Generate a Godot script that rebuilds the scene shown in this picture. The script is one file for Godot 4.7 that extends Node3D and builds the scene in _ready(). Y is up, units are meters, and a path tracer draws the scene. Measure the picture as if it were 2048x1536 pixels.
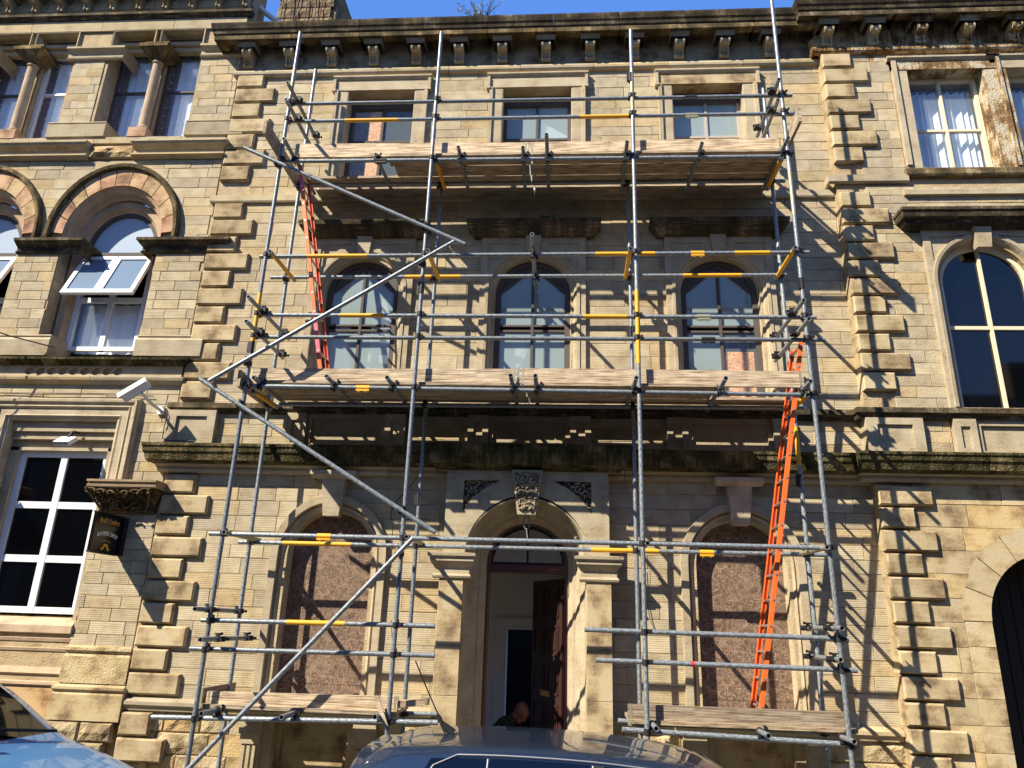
extends Node3D
# A three-storey sandstone terrace front behind tube scaffolding, seen from across the street in hard sun.

var rng := RandomNumberGenerator.new()
var M := {}
var used := {}
var tone := Color(1, 1, 1)
var uvo := Vector2.ZERO
const GROUND := -0.47

# ---------------------------------------------------------------- naming
func numbered(called: String, under: Node) -> String:
	var key := "%d/%s" % [under.get_instance_id(), called]
	var n: int = used.get(key, -1) + 1
	used[key] = n
	return called if n == 0 else "%s_%03d" % [called, n]

func thing(called: String, label: String, category: String, at := Vector3.ZERO, group := "") -> Node3D:
	var o := Node3D.new()
	o.name = numbered(called, self)
	add_child(o, true)
	o.position = at
	tag(o, label, category, group)
	return o

func tag(o: Node, label: String, category: String, group := "") -> void:
	o.set_meta("label", label)
	o.set_meta("category", category)
	if group != "":
		o.set_meta("group", group)

func sub(called: String, under: Node3D) -> Node3D:
	var o := Node3D.new()
	o.name = numbered(called, under)
	under.add_child(o, true)
	if under.get_parent() == self:
		o.position = -under.position
	return o

func put(called: String, st: SurfaceTool, under: Node3D = self) -> MeshInstance3D:
	var o := MeshInstance3D.new()
	o.mesh = st.commit()
	o.name = numbered(called, under)
	under.add_child(o, true)
	if under != self and under.get_parent() == self:
		o.position = -under.position
	return o

# ---------------------------------------------------------------- mesh pieces (world coordinates, corners counter-clockwise from outside)
func mk(mat: Material) -> SurfaceTool:
	var st := SurfaceTool.new()
	st.begin(Mesh.PRIMITIVE_TRIANGLES)
	st.set_material(mat)
	uvo = Vector2(rng.randf() * 7.0, rng.randf() * 7.0)
	return st

func uv_of(p: Vector3, n: Vector3) -> Vector2:
	var a := n.abs()
	if a.z >= a.x and a.z >= a.y:
		return Vector2(p.x, -p.y) + uvo
	if a.x >= a.y:
		return Vector2(p.z, -p.y) + uvo
	return Vector2(p.x, p.z) + uvo

func vert(st: SurfaceTool, p: Vector3, n: Vector3, uvn: Vector3) -> void:
	st.set_color(tone)
	st.set_normal(n)
	st.set_uv(uv_of(p, uvn))
	st.add_vertex(p)

func tri(st: SurfaceTool, a: Vector3, b: Vector3, c: Vector3) -> void:
	var n := (b - a).cross(c - a)
	if n.length_squared() < 1e-16:
		return
	n = n.normalized()
	vert(st, a, n, n); vert(st, c, n, n); vert(st, b, n, n)

func quad(st: SurfaceTool, a: Vector3, b: Vector3, c: Vector3, d: Vector3) -> void:
	tri(st, a, b, c)
	tri(st, a, c, d)

func box(st: SurfaceTool, x0: float, x1: float, y0: float, y1: float, z0: float, z1: float) -> void:
	var p := [Vector3(x0, y0, z0), Vector3(x1, y0, z0), Vector3(x1, y1, z0), Vector3(x0, y1, z0), Vector3(x0, y0, z1), Vector3(x1, y0, z1), Vector3(x1, y1, z1), Vector3(x0, y1, z1)]
	for f in [[4, 5, 6, 7], [1, 0, 3, 2], [5, 1, 2, 6], [0, 4, 7, 3], [7, 6, 2, 3], [0, 1, 5, 4]]:
		quad(st, p[f[0]], p[f[1]], p[f[2]], p[f[3]])

func tbox(st: SurfaceTool, t: Transform3D, s: Vector3) -> void:
	var h := s * 0.5
	var p := []
	for k in 8:
		p.append(t * Vector3(h.x if (k & 1) else -h.x, h.y if (k & 2) else -h.y, h.z if (k & 4) else -h.z))
	for f in [[4, 5, 7, 6], [1, 0, 2, 3], [5, 1, 3, 7], [0, 4, 6, 2], [6, 7, 3, 2], [0, 1, 5, 4]]:
		quad(st, p[f[0]], p[f[1]], p[f[2]], p[f[3]])

# a stone: sides, chamfered edge, face; optional uneven face for rock-faced work
func block(st: SurfaceTool, x0: float, x1: float, y0: float, y1: float, z0: float, z1: float, b: float, rough := 0.0) -> void:
	var zb := z1 - b
	var o := [Vector3(x0, y0, zb), Vector3(x1, y0, zb), Vector3(x1, y1, zb), Vector3(x0, y1, zb)]
	var i := [Vector3(x0 + b, y0 + b, z1), Vector3(x1 - b, y0 + b, z1), Vector3(x1 - b, y1 - b, z1), Vector3(x0 + b, y1 - b, z1)]
	var back := Vector3(0, 0, z0 - zb)
	for k in 4:
		var m := (k + 1) % 4
		quad(st, o[k], o[m], i[m], i[k])
		quad(st, o[k] + back, o[m] + back, o[m], o[k])
	if rough <= 0.0:
		quad(st, i[0], i[1], i[2], i[3])
		return
	var nx := int(clampf((x1 - x0) / 0.07, 2, 7))
	var ny := int(clampf((y1 - y0) / 0.07, 2, 5))
	var g := []
	for a in nx + 1:
		var col := []
		for c in ny + 1:
			var edge := a == 0 or c == 0 or a == nx or c == ny
			var p: Vector3 = i[0].lerp(i[1], float(a) / nx).lerp(i[3].lerp(i[2], float(a) / nx), float(c) / ny)
			if not edge:
				p += Vector3(rng.randf_range(-0.01, 0.01), rng.randf_range(-0.01, 0.01), rng.randf_range(0.1, 1.0) * rough)
			col.append(p)
		g.append(col)
	for a in nx:
		for c in ny:
			quad(st, g[a][c], g[a + 1][c], g[a + 1][c + 1], g[a][c + 1])

func prism(st: SurfaceTool, poly: PackedVector2Array, z0: float, z1: float, back := false) -> void:
	if Geometry2D.is_polygon_clockwise(poly):
		poly = poly.duplicate()
		poly.reverse()
	var ix := Geometry2D.triangulate_polygon(poly)
	for k in range(0, ix.size(), 3):
		var a := poly[ix[k]]; var b := poly[ix[k + 1]]; var c := poly[ix[k + 2]]
		if (b - a).cross(c - a) < 0.0:
			var s := b; b = c; c = s
		tri(st, Vector3(a.x, a.y, z1), Vector3(b.x, b.y, z1), Vector3(c.x, c.y, z1))
		if back:
			tri(st, Vector3(a.x, a.y, z0), Vector3(c.x, c.y, z0), Vector3(b.x, b.y, z0))
	for k in poly.size():
		var a := poly[k]; var b := poly[(k + 1) % poly.size()]
		quad(st, Vector3(a.x, a.y, z0), Vector3(b.x, b.y, z0), Vector3(b.x, b.y, z1), Vector3(a.x, a.y, z1))

# inner faces of an opening
func reveal(st: SurfaceTool, poly: PackedVector2Array, z0: float, z1: float) -> void:
	if Geometry2D.is_polygon_clockwise(poly):
		poly = poly.duplicate()
		poly.reverse()
	for k in poly.size():
		var a := poly[k]; var b := poly[(k + 1) % poly.size()]
		quad(st, Vector3(b.x, b.y, z0), Vector3(a.x, a.y, z0), Vector3(a.x, a.y, z1), Vector3(b.x, b.y, z1))

func rect(x0: float, x1: float, y0: float, y1: float) -> PackedVector2Array:
	return PackedVector2Array([Vector2(x0, y0), Vector2(x1, y0), Vector2(x1, y1), Vector2(x0, y1)])

# up the left jamb, over the arch, down the right jamb
func arch(c: float, hw: float, y0: float, ys: float, ry: float, n := 20) -> PackedVector2Array:
	var p := PackedVector2Array()
	if y0 < ys - 0.001:
		p.append(Vector2(c - hw, y0))
	for k in n + 1:
		var a := PI - PI * k / n
		p.append(Vector2(c + hw * cos(a), ys + ry * sin(a)))
	if y0 < ys - 0.001:
		p.append(Vector2(c + hw, y0))
	return p

# profile of (outward offset, z), listed from the opening outwards, along a path that runs clockwise round it
func sweep(st: SurfaceTool, path: PackedVector2Array, prof: Array, closed := false) -> void:
	var n := path.size()
	var rows := []
	for k in n:
		var d0 := Vector2.ZERO
		var d1 := Vector2.ZERO
		if k > 0 or closed:
			d0 = (path[k] - path[(k + n - 1) % n]).normalized()
		if k < n - 1 or closed:
			d1 = (path[(k + 1) % n] - path[k]).normalized()
		if d0 == Vector2.ZERO: d0 = d1
		if d1 == Vector2.ZERO: d1 = d0
		var n0 := Vector2(-d0.y, d0.x)
		var n1 := Vector2(-d1.y, d1.x)
		var m := (n0 + n1).normalized()
		m /= maxf(m.dot(n0), 0.3)
		var row := []
		for q in prof:
			row.append(Vector3(path[k].x + m.x * q[0], path[k].y + m.y * q[0], q[1]))
		rows.append(row)
	for k in (n if closed else n - 1):
		var a: Array = rows[k]
		var b: Array = rows[(k + 1) % n]
		for j in prof.size() - 1:
			quad(st, a[j], b[j], b[j + 1], a[j + 1])
	if not closed:
		for e in [0, n - 1]:
			var r: Array = rows[e]
			for j in range(1, prof.size() - 1):
				if e == 0:
					tri(st, r[0], r[j], r[j + 1])
				else:
					tri(st, r[0], r[j + 1], r[j])

# straight moulding along x; profile of (z, y) from the bottom up; ml / mr mitre the ends outwards with a return to the wall
func run(st: SurfaceTool, x0: float, x1: float, prof: Array, ml := 0.0, mr := 0.0, zw := -0.02) -> void:
	for j in prof.size() - 1:
		var p: Array = prof[j]; var q: Array = prof[j + 1]
		quad(st, Vector3(x0 - (p[0] - zw) * ml, p[1], p[0]), Vector3(x1 + (p[0] - zw) * mr, p[1], p[0]), Vector3(x1 + (q[0] - zw) * mr, q[1], q[0]), Vector3(x0 - (q[0] - zw) * ml, q[1], q[0]))
		quad(st, Vector3(x0 - (p[0] - zw) * ml, p[1], zw), Vector3(x0 - (p[0] - zw) * ml, p[1], p[0]), Vector3(x0 - (q[0] - zw) * ml, q[1], q[0]), Vector3(x0 - (q[0] - zw) * ml, q[1], zw))
		quad(st, Vector3(x1 + (p[0] - zw) * mr, p[1], p[0]), Vector3(x1 + (p[0] - zw) * mr, p[1], zw), Vector3(x1 + (q[0] - zw) * mr, q[1], zw), Vector3(x1 + (q[0] - zw) * mr, q[1], q[0]))

# the same moulding cut into stones with fine joints, each a part
func course(called: String, under: Node3D, mat: Material, x0: float, x1: float, prof: Array, ml: float, mr: float, length: float, zw := -0.02, dark := 1.0) -> void:
	var n := maxi(1, int(round((x1 - x0) / length)))
	for k in n:
		var a := x0 + (x1 - x0) * k / n + (0.0 if k == 0 else 0.003)
		var b := x0 + (x1 - x0) * (k + 1) / n - (0.0 if k == n - 1 else 0.003)
		var st := mk(mat)
		tone = buff(dark)
		run(st, a, b, prof, ml if k == 0 else 0.0, mr if k == n - 1 else 0.0, zw)
		put(called, st, under)

func tube(st: SurfaceTool, a: Vector3, b: Vector3, r: float, seg := 12, hollow := true, r2 := -1.0) -> void:
	if r2 < 0.0: r2 = r
	var d := (b - a).normalized()
	var u := d.cross(Vector3.UP if absf(d.y) < 0.9 else Vector3.RIGHT).normalized()
	var v := d.cross(u)
	var ln := (b - a).length()
	var ri := r * 0.8
	for k in seg:
		var t0 := TAU * k / seg; var t1 := TAU * (k + 1) / seg
		var e0 := u * cos(t0) + v * sin(t0); var e1 := u * cos(t1) + v * sin(t1)
		for q in [[a + e0 * r, e0, t0, 0.0], [b + e1 * r2, e1, t1, ln], [a + e1 * r, e1, t1, 0.0], [a + e0 * r, e0, t0, 0.0], [b + e0 * r2, e0, t0, ln], [b + e1 * r2, e1, t1, ln]]:
			st.set_color(tone); st.set_normal(q[1]); st.set_uv(Vector2(q[3], q[2] * 0.06) + uvo); st.add_vertex(q[0])
		if hollow:
			for s in [[a, d], [b, -d]]:
				var c: Vector3 = s[0]
				var w: Vector3 = s[1] * 0.12
				quad(st, c + e0 * r, c + e1 * r, c + e1 * ri, c + e0 * ri)
				quad(st, c + e0 * ri, c + e1 * ri, c + e1 * ri + w, c + e0 * ri + w)
		else:
			tri(st, a, a + e0 * r, a + e1 * r)
			tri(st, b, b + e1 * r2, b + e0 * r2)

# a chain of round bars through points
func cord(st: SurfaceTool, pts: Array, r: float, seg := 6) -> void:
	for k in pts.size() - 1:
		tube(st, pts[k], pts[k + 1], r, seg, false)

func lathe(st: SurfaceTool, c: Vector3, prof: Array, seg := 20) -> void:
	for j in prof.size() - 1:
		for k in seg:
			var t0 := TAU * k / seg; var t1 := TAU * (k + 1) / seg
			var p: Array = prof[j]; var q: Array = prof[j + 1]
			quad(st, c + Vector3(p[0] * sin(t0), p[1], p[0] * cos(t0)), c + Vector3(p[0] * sin(t1), p[1], p[0] * cos(t1)), c + Vector3(q[0] * sin(t1), q[1], q[0] * cos(t1)), c + Vector3(q[0] * sin(t0), q[1], q[0] * cos(t0)))

func lump(st: SurfaceTool, c: Vector3, r: Vector3, turn := 0.0) -> void:
	var bs := Basis(Vector3(0, 0, 1), turn)
	for i in 4:
		for k in 7:
			var p := []
			for q in [[i, k], [i + 1, k], [i + 1, k + 1], [i, k + 1]]:
				var la: float = PI * q[0] / 4.0
				var lo: float = TAU * q[1] / 7.0
				p.append(c + bs * (Vector3(sin(la) * cos(lo), sin(la) * sin(lo), cos(la)) * r))
			quad(st, p[0], p[1], p[2], p[3])

# wall sheet with openings (each convex in y), cut into upright strips
func pierced(st: SurfaceTool, x0: float, x1: float, y0: float, y1: float, z: float, holes: Array) -> void:
	var xs := [x0, x1]
	for h in holes:
		for p in h:
			if p.x > x0 and p.x < x1:
				xs.append(p.x)
	xs.sort()
	for k in xs.size() - 1:
		var a: float = xs[k]
		var b: float = xs[k + 1]
		if b - a < 1e-4:
			continue
		var gaps := []
		for h in holes:
			var ga := span_at(h, a + 1e-5)
			var gb := span_at(h, b - 1e-5)
			if ga.size() == 2 and gb.size() == 2:
				gaps.append([ga[0], gb[0], ga[1], gb[1]])
		gaps.sort_custom(func(p, q): return p[0] < q[0])
		var la := y0
		var lb := y0
		for g in gaps:
			if g[0] > la + 1e-4 or g[1] > lb + 1e-4:
				quad(st, Vector3(a, la, z), Vector3(b, lb, z), Vector3(b, g[1], z), Vector3(a, g[0], z))
			la = maxf(la, g[2]); lb = maxf(lb, g[3])
		if la < y1:
			quad(st, Vector3(a, la, z), Vector3(b, lb, z), Vector3(b, y1, z), Vector3(a, y1, z))

func span_at(h: PackedVector2Array, x: float) -> Array:
	var lo := INF
	var hi := -INF
	for k in h.size():
		var p := h[k]; var q := h[(k + 1) % h.size()]
		if (p.x <= x) != (q.x <= x):
			var y := p.y + (q.y - p.y) * (x - p.x) / (q.x - p.x)
			lo = minf(lo, y); hi = maxf(hi, y)
	return [lo, hi] if hi > lo else []

# coursed stones: every stone its own bevelled block, cut round the openings
func masonry(stones: Array, x0: float, x1: float, y0: float, y1: float, z: float, holes: Array, hr: Vector2, lr: Vector2, look: String, rough := 0.0) -> void:
	var n := maxi(1, int(round((y1 - y0) / ((hr.x + hr.y) * 0.5))))
	var hs := []
	var sum := 0.0
	for k in n:
		var h := rng.randf_range(hr.x, hr.y)
		hs.append(h); sum += h
	var y := y0
	for k in n:
		var h: float = hs[k] * (y1 - y0) / sum
		var x := x0 - rng.randf() * lr.x
		while x < x1:
			var l := rng.randf_range(lr.x, lr.y)
			var a := maxf(x, x0); var b := minf(x + l, x1)
			x += l
			if b - a < 0.05:
				continue
			var r := rect(a + 0.0025, b - 0.0025, y + 0.0025, y + h - 0.0025)
			var polys := [r]
			var cut := false
			for hole in holes:
				var next := []
				for p in polys:
					if Geometry2D.intersect_polygons(p, hole).is_empty():
						next.append(p)
					else:
						cut = true
						for c in Geometry2D.clip_polygons(p, hole):
							if c.size() > 2 and not Geometry2D.is_polygon_clockwise(c):
								next.append(c)
				polys = next
			for p in polys:
				var area := 0.0
				for i in p.size():
					area += p[i].cross(p[(i + 1) % p.size()]) * 0.5
				if area > 0.002:
					stones.append({"p": p, "z": z + rng.randf_range(-0.003, 0.003), "cut": cut, "area": area, "look": look, "rough": rough, "tone": buff(1.0)})
		y += h

func lay(stones: Array, under: Node3D, most := 296) -> void:
	stones.sort_custom(func(p, q): return p.area > q.area)
	var rest := {}
	for k in stones.size():
		var s: Dictionary = stones[k]
		var st: SurfaceTool
		if k < most:
			st = mk(M[s.look])
		else:
			if not rest.has(s.look):
				rest[s.look] = mk(M[s.look])
			st = rest[s.look]
			uvo = Vector2(rng.randf() * 7.0, rng.randf() * 7.0)
		tone = s.tone
		if s.cut:
			prism(st, s.p, s.z - 0.05, s.z)
		else:
			block(st, s.p[0].x, s.p[2].x, s.p[0].y, s.p[2].y, s.z - 0.05, s.z, 0.004 if s.rough <= 0.0 else 0.014, s.rough)
		if k < most:
			put("stone", st, under)
	for look in rest:
		put("smaller_stones", rest[look], under).set_meta("kind", "stuff")

func buff(v := 1.0) -> Color:
	var pal := [Color(0.56, 0.490, 0.336), Color(0.55, 0.470, 0.308), Color(0.50, 0.446, 0.327), Color(0.60, 0.530, 0.377), Color(0.58, 0.470, 0.290), Color(0.50, 0.441, 0.327), Color(0.565, 0.495, 0.354)]
	var c: Color = pal[rng.randi() % pal.size()]
	var s := rng.randf_range(0.86, 1.06) * v * 0.9
	if v < 0.8:
		c = c.lerp(Color(0.48, 0.46, 0.42), 0.6)
	return Color(c.r * s, c.g * s, c.b * s)

func ashlar_tone(v := 1.0) -> Color:
	var s := rng.randf_range(0.93, 1.05) * v * 0.84
	return Color(0.555 * s, 0.49 * s, 0.36 * s)

# ---------------------------------------------------------------- scene
func _ready() -> void:
	var cam := Camera3D.new()
	cam.name = "camera"
	cam.fov = 55.81
	cam.position = Vector3(0, 1.6, 8.6)
	cam.rotation = Vector3(deg_to_rad(18.45), deg_to_rad(4.26), deg_to_rad(1.857))
	cam.near = 0.05
	cam.far = 900.0
	add_child(cam)
	cam.current = true
	var env := Environment.new()
	env.background_mode = Environment.BG_SKY
	var sky := Sky.new()
	var psm := ProceduralSkyMaterial.new()
	psm.sky_top_color = Color(0.27, 0.43, 0.70)
	psm.sky_horizon_color = Color(0.55, 0.66, 0.80)
	psm.sky_curve = 0.16
	psm.ground_horizon_color = Color(0.4, 0.4, 0.4)
	psm.ground_bottom_color = Color(0.2, 0.2, 0.2)
	psm.sun_angle_max = 8.0
	psm.energy_multiplier = 1.0
	sky.sky_material = psm
	env.sky = sky
	env.ambient_light_source = Environment.AMBIENT_SOURCE_SKY
	env.background_energy_multiplier = 0.9
	env.tonemap_mode = Environment.TONE_MAPPER_LINEAR
	env.tonemap_exposure = 2.16
	env.sdfgi_enabled = true
	env.ssao_enabled = true
	env.ssil_enabled = true
	var we := WorldEnvironment.new()
	we.name = "world_environment"
	we.environment = env
	add_child(we)
	var sun := DirectionalLight3D.new()
	sun.name = "sun"
	sun.light_energy = 1.6
	sun.light_color = Color(1.0, 0.96, 0.89)
	sun.light_angular_distance = 0.5
	sun.shadow_enabled = true
	add_child(sun)
	sun.look_at_from_position(Vector3.ZERO, Vector3(1.25, -1.45, -1.0))
	rng.seed = 20240611
	make_materials()
	street()
	central_house()
	left_building()
	right_wing()
	scaffolding()
	ladder("orange ladder standing on the lowest right platform and rising to the middle platform", Vector3(1.905, 0.775, 0), Vector3(2.665, 4.75, 0), 0.50, 0.85, null)
	ladder("orange ladder with pink-painted stiles on the left, rising from the middle to the top platform", Vector3(-2.775, 4.18, 0), Vector3(-3.405, 7.14, 0), 0.50, 0.85, M.pink)
	cars()
	person()
	fittings()
	weed(Vector3(-1.28, 10.06, 0.12), 0.46, 0.42, 15, "straggly green shrub growing out of the gutter on the cornice, against the sky")
	weed(Vector3(1.86, 10.06, 0.15), 0.08, 0.06, 4, "tiny green weed sprouting on the cornice near the right wing")
	weed(Vector3(-0.2, 6.74, 0.1), 0.06, 0.2, 5, "low tuft of weeds on the hood above the middle arched window")

# ---------------------------------------------------------------- materials
func noise_bytes(w: int, h: int, sx: int, sy: int, freq: float, oct: int, s: int) -> PackedByteArray:
	var f := FastNoiseLite.new()
	f.seed = s
	f.noise_type = FastNoiseLite.TYPE_SIMPLEX_SMOOTH
	f.frequency = freq
	f.fractal_octaves = oct
	var im := f.get_seamless_image(w / sx, h / sy)
	if sx != 1 or sy != 1:
		im.resize(w, h, Image.INTERPOLATE_CUBIC)
	im.convert(Image.FORMAT_L8)
	return im.get_data()

# colours run through a ramp by a weighted sum of noises
func ramp_tex(size: int, noises: Array, weights: Array, lo: float, hi: float, ramp: Gradient) -> ImageTexture:
	var n := size * size
	var out := PackedByteArray()
	out.resize(n * 3)
	var lut := []
	for k in 256:
		var c := ramp.sample(clampf((k / 255.0 - lo) / (hi - lo), 0, 1))
		lut.append([int(c.r * 255), int(c.g * 255), int(c.b * 255)])
	for i in n:
		var v := 0.0
		for k in noises.size():
			v += noises[k][i] * weights[k]
		var c: Array = lut[int(clampf(v, 0, 255))]
		out[i * 3] = c[0]; out[i * 3 + 1] = c[1]; out[i * 3 + 2] = c[2]
	var im := Image.create_from_data(size, size, false, Image.FORMAT_RGB8, out)
	im.generate_mipmaps()
	return ImageTexture.create_from_image(im)

func normal_tex(size: int, bytes: PackedByteArray, strength: float) -> ImageTexture:
	var im := Image.create_from_data(size, size, false, Image.FORMAT_L8, bytes)
	im.convert(Image.FORMAT_RGBA8)
	im.bump_map_to_normal_map(strength)
	im.generate_mipmaps()
	return ImageTexture.create_from_image(im)

func grad(stops: Array) -> Gradient:
	var g := Gradient.new()
	var o := PackedFloat32Array()
	var c := PackedColorArray()
	for s in stops:
		o.append(s[0]); c.append(s[1])
	g.offsets = o
	g.colors = c
	return g

func mat(color: Color, rough: float, metal := 0.0, vcol := false) -> StandardMaterial3D:
	var m := StandardMaterial3D.new()
	m.albedo_color = color
	m.roughness = rough
	m.metallic = metal
	m.vertex_color_use_as_albedo = vcol
	return m

func stone_mat(albedo: Texture2D, normal: Texture2D, strength: float, scale: float) -> StandardMaterial3D:
	var m := mat(Color(1, 1, 1), 0.93, 0.0, true)
	m.albedo_texture = albedo
	m.uv1_scale = Vector3(scale, scale, scale)
	m.metallic_specular = 0.25
	if normal:
		m.normal_enabled = true
		m.normal_texture = normal
		m.normal_scale = strength
	return m

func make_materials() -> void:
	var S := 512
	var big := noise_bytes(S, S, 1, 1, 0.008, 4, 11)
	var fine := noise_bytes(S, S, 1, 1, 0.09, 3, 12)
	var streak := noise_bytes(S, S, 8, 1, 0.05, 3, 13)
	var speck := noise_bytes(S, S, 1, 1, 0.25, 2, 14)
	var drip := noise_bytes(S, S, 1, 8, 0.05, 3, 15)
	var plain := ramp_tex(S, [big, streak, fine, speck], [0.40, 0.12, 0.26, 0.22], 0.2, 0.78, grad([[0.0, Color(0.76, 0.70, 0.63)], [0.4, Color(0.91, 0.885, 0.845)], [0.75, Color(0.97, 0.955, 0.925)], [1.0, Color(1, 0.99, 0.96)]]))
	var iron := ramp_tex(S, [big, streak, fine, speck], [0.60, 0.14, 0.14, 0.12], 0.24, 0.74, grad([[0.0, Color(0.60, 0.56, 0.52)], [0.25, Color(0.80, 0.73, 0.64)], [0.5, Color(0.93, 0.88, 0.79)], [0.75, Color(1, 0.96, 0.86)], [1.0, Color(0.98, 0.96, 0.92)]]))
	var soot := ramp_tex(S, [big, drip, fine, speck], [0.5, 0.16, 0.2, 0.14], 0.22, 0.80, grad([[0.0, Color(0.34, 0.31, 0.28)], [0.35, Color(0.48, 0.45, 0.39)], [0.62, Color(0.64, 0.59, 0.50)], [0.85, Color(0.9, 0.84, 0.74)], [1.0, Color(1, 0.95, 0.86)]]))
	var moss := ramp_tex(S, [big, drip, fine, speck], [0.44, 0.2, 0.2, 0.16], 0.2, 0.78, grad([[0.0, Color(0.24, 0.25, 0.19)], [0.4, Color(0.42, 0.41, 0.28)], [0.65, Color(0.62, 0.58, 0.44)], [1.0, Color(0.95, 0.9, 0.78)]]))
	var lime := ramp_tex(S, [big, drip, fine, speck], [0.5, 0.2, 0.2, 0.1], 0.3, 0.7, grad([[0.0, Color(0.52, 0.43, 0.35)], [0.4, Color(0.76, 0.66, 0.55)], [0.6, Color(0.95, 0.88, 0.75)], [0.66, Color(1, 1, 1)], [1.0, Color(1, 1, 1)]]))
	# tooled lines: about fifty uneven horizontal furrows in a metre
	var tool := PackedByteArray()
	tool.resize(S * S)
	var rows := []
	var y := 0
	while y < S:
		var h := rng.randi_range(8, 10)
		var depth := rng.randf_range(0.75, 1.0)
		for k in h:
			if y + k < S:
				rows.append(depth * pow(sin(PI * (k + 0.5) / h), 0.6))
		y += h
	for i in S * S:
		tool[i] = int(clampf(rows[i / S] * 120.0 + (fine[i] - 128) * 0.35 + (streak[i] - 128) * 0.2 + 50.0, 0, 255))
	var tooled := normal_tex(S, tool, 5.0)
	var grain := PackedByteArray()
	grain.resize(S * S)
	for i in S * S:
		grain[i] = int(clampf(fine[i] * 0.4 + streak[i] * 0.3 + speck[i] * 0.3, 0, 255))
	var grained := normal_tex(S, grain, 4.0)
	var craggy := PackedByteArray()
	craggy.resize(S * S)
	for i in S * S:
		craggy[i] = int(clampf(big[i] * 0.6 + fine[i] * 0.5 - 10.0, 0, 255))
	var craggy_n := normal_tex(S, craggy, 9.0)
	M.tooled = stone_mat(plain, tooled, 0.42, 0.8)
	M.split = stone_mat(plain, craggy_n, 0.5, 0.9)
	M.ashlar = stone_mat(iron, grained, 0.25, 0.55)
	M.dressed = stone_mat(plain, grained, 0.4, 0.7)
	M.rock = stone_mat(iron, craggy_n, 0.5, 0.7)
	M.soot = stone_mat(soot, grained, 0.7, 0.6)
	M.moss = stone_mat(moss, craggy_n, 0.8, 0.7)
	M.lime = stone_mat(lime, craggy_n, 0.6, 0.6)
	M.mortar = stone_mat(plain, craggy_n, 0.5, 0.8)
	# scaffold steel, paint, boards
	var gal := ramp_tex(256, [noise_bytes(256, 256, 1, 1, 0.03, 4, 21), noise_bytes(256, 256, 1, 1, 0.2, 2, 22)], [0.6, 0.4], 0.25, 0.75, grad([[0.0, Color(0.40, 0.41, 0.42)], [0.3, Color(0.66, 0.69, 0.72)], [0.7, Color(0.82, 0.85, 0.88)], [1.0, Color(0.98, 0.98, 0.97)]]))
	M.steel = mat(Color(0.70, 0.71, 0.70), 0.40, 0.25, true)
	M.steel.albedo_texture = gal
	M.steel.uv1_scale = Vector3(2.2, 4, 1)
	M.clamp = mat(Color(0.20, 0.19, 0.19), 0.6, 0.6)
	M.clamp_zinc = mat(Color(0.62, 0.60, 0.50), 0.5, 0.5)
	M.yellow = mat(Color(0.84, 0.62, 0.12), 0.55, 0.0)
	M.red_paint = mat(Color(0.75, 0.2, 0.22), 0.6)
	var wn := noise_bytes(S, S, 16, 1, 0.06, 4, 31)
	var wood := ramp_tex(S, [wn, fine, big], [0.6, 0.2, 0.2], 0.28, 0.72, grad([[0.0, Color(0.56, 0.48, 0.41)], [0.35, Color(0.78, 0.71, 0.62)], [0.7, Color(0.90, 0.84, 0.75)], [1.0, Color(0.98, 0.94, 0.86)]]))
	M.board = mat(Color(1, 1, 1), 0.85, 0.0, true)
	M.board.albedo_texture = wood
	M.board.uv1_scale = Vector3(1.0, 1.6, 1)
	M.board.normal_enabled = true
	M.board.normal_texture = normal_tex(S, wn, 4.0)
	M.board.normal_scale = 0.25
	M.orange = mat(Color(0.87, 0.40, 0.17), 0.45)
	M.pink = mat(Color(0.86, 0.36, 0.42), 0.5)
	M.alu = mat(Color(0.75, 0.74, 0.72), 0.35, 0.8)
	# strand board
	var osb := Image.create(1024, 1024, false, Image.FORMAT_RGB8)
	osb.fill(Color(0.42, 0.33, 0.26))
	for k in 3600:
		var p := Vector2(rng.randf() * 1024, rng.randf() * 1024)
		var a := rng.randf() * PI
		var d := Vector2(cos(a), sin(a))
		var l := rng.randf_range(34, 96)
		var w := rng.randf_range(5.0, 13.0)
		var t := rng.randf()
		var c := Color(0.36, 0.28, 0.215).lerp(Color(0.76, 0.62, 0.49), t * t * 0.6 + t * 0.4)
		c = c.lerp(Color(0.60, 0.55, 0.51), rng.randf() * 0.6)
		for i in int(l):
			for j in int(w):
				var q := p + d * i + Vector2(-d.y, d.x) * j
				osb.set_pixel(posmod(int(q.x), 1024), posmod(int(q.y), 1024), c)
	osb.generate_mipmaps()
	M.osb = mat(Color(0.86, 0.845, 0.83), 0.85, 0.0)
	M.osb.albedo_texture = ImageTexture.create_from_image(osb)
	M.osb.uv1_scale = Vector3(0.8, 0.8, 1)
	var fresh: Image = osb.duplicate()
	fresh.clear_mipmaps()
	fresh.adjust_bcs(1.75, 0.75, 1.35)
	fresh.generate_mipmaps()
	M.osb_new = M.osb.duplicate()
	M.osb_new.albedo_texture = ImageTexture.create_from_image(fresh)
	M.osb_new.albedo_color = Color(1.0, 0.88, 0.66)
	# joinery, glass, rooms
	M.upvc = mat(Color(0.86, 0.87, 0.88), 0.35)
	M.old_paint = mat(Color(0.66, 0.62, 0.56), 0.7)
	M.grey_wood = mat(Color(0.30, 0.27, 0.25), 0.8)
	M.cream = mat(Color(0.84, 0.79, 0.66), 0.6)
	M.door = mat(Color(0.22, 0.135, 0.115), 0.45)
	M.door_frame = mat(Color(0.34, 0.20, 0.17), 0.5)
	M.glass = mat(Color(0.75, 0.82, 0.85, 0.16), 0.03)
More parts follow.
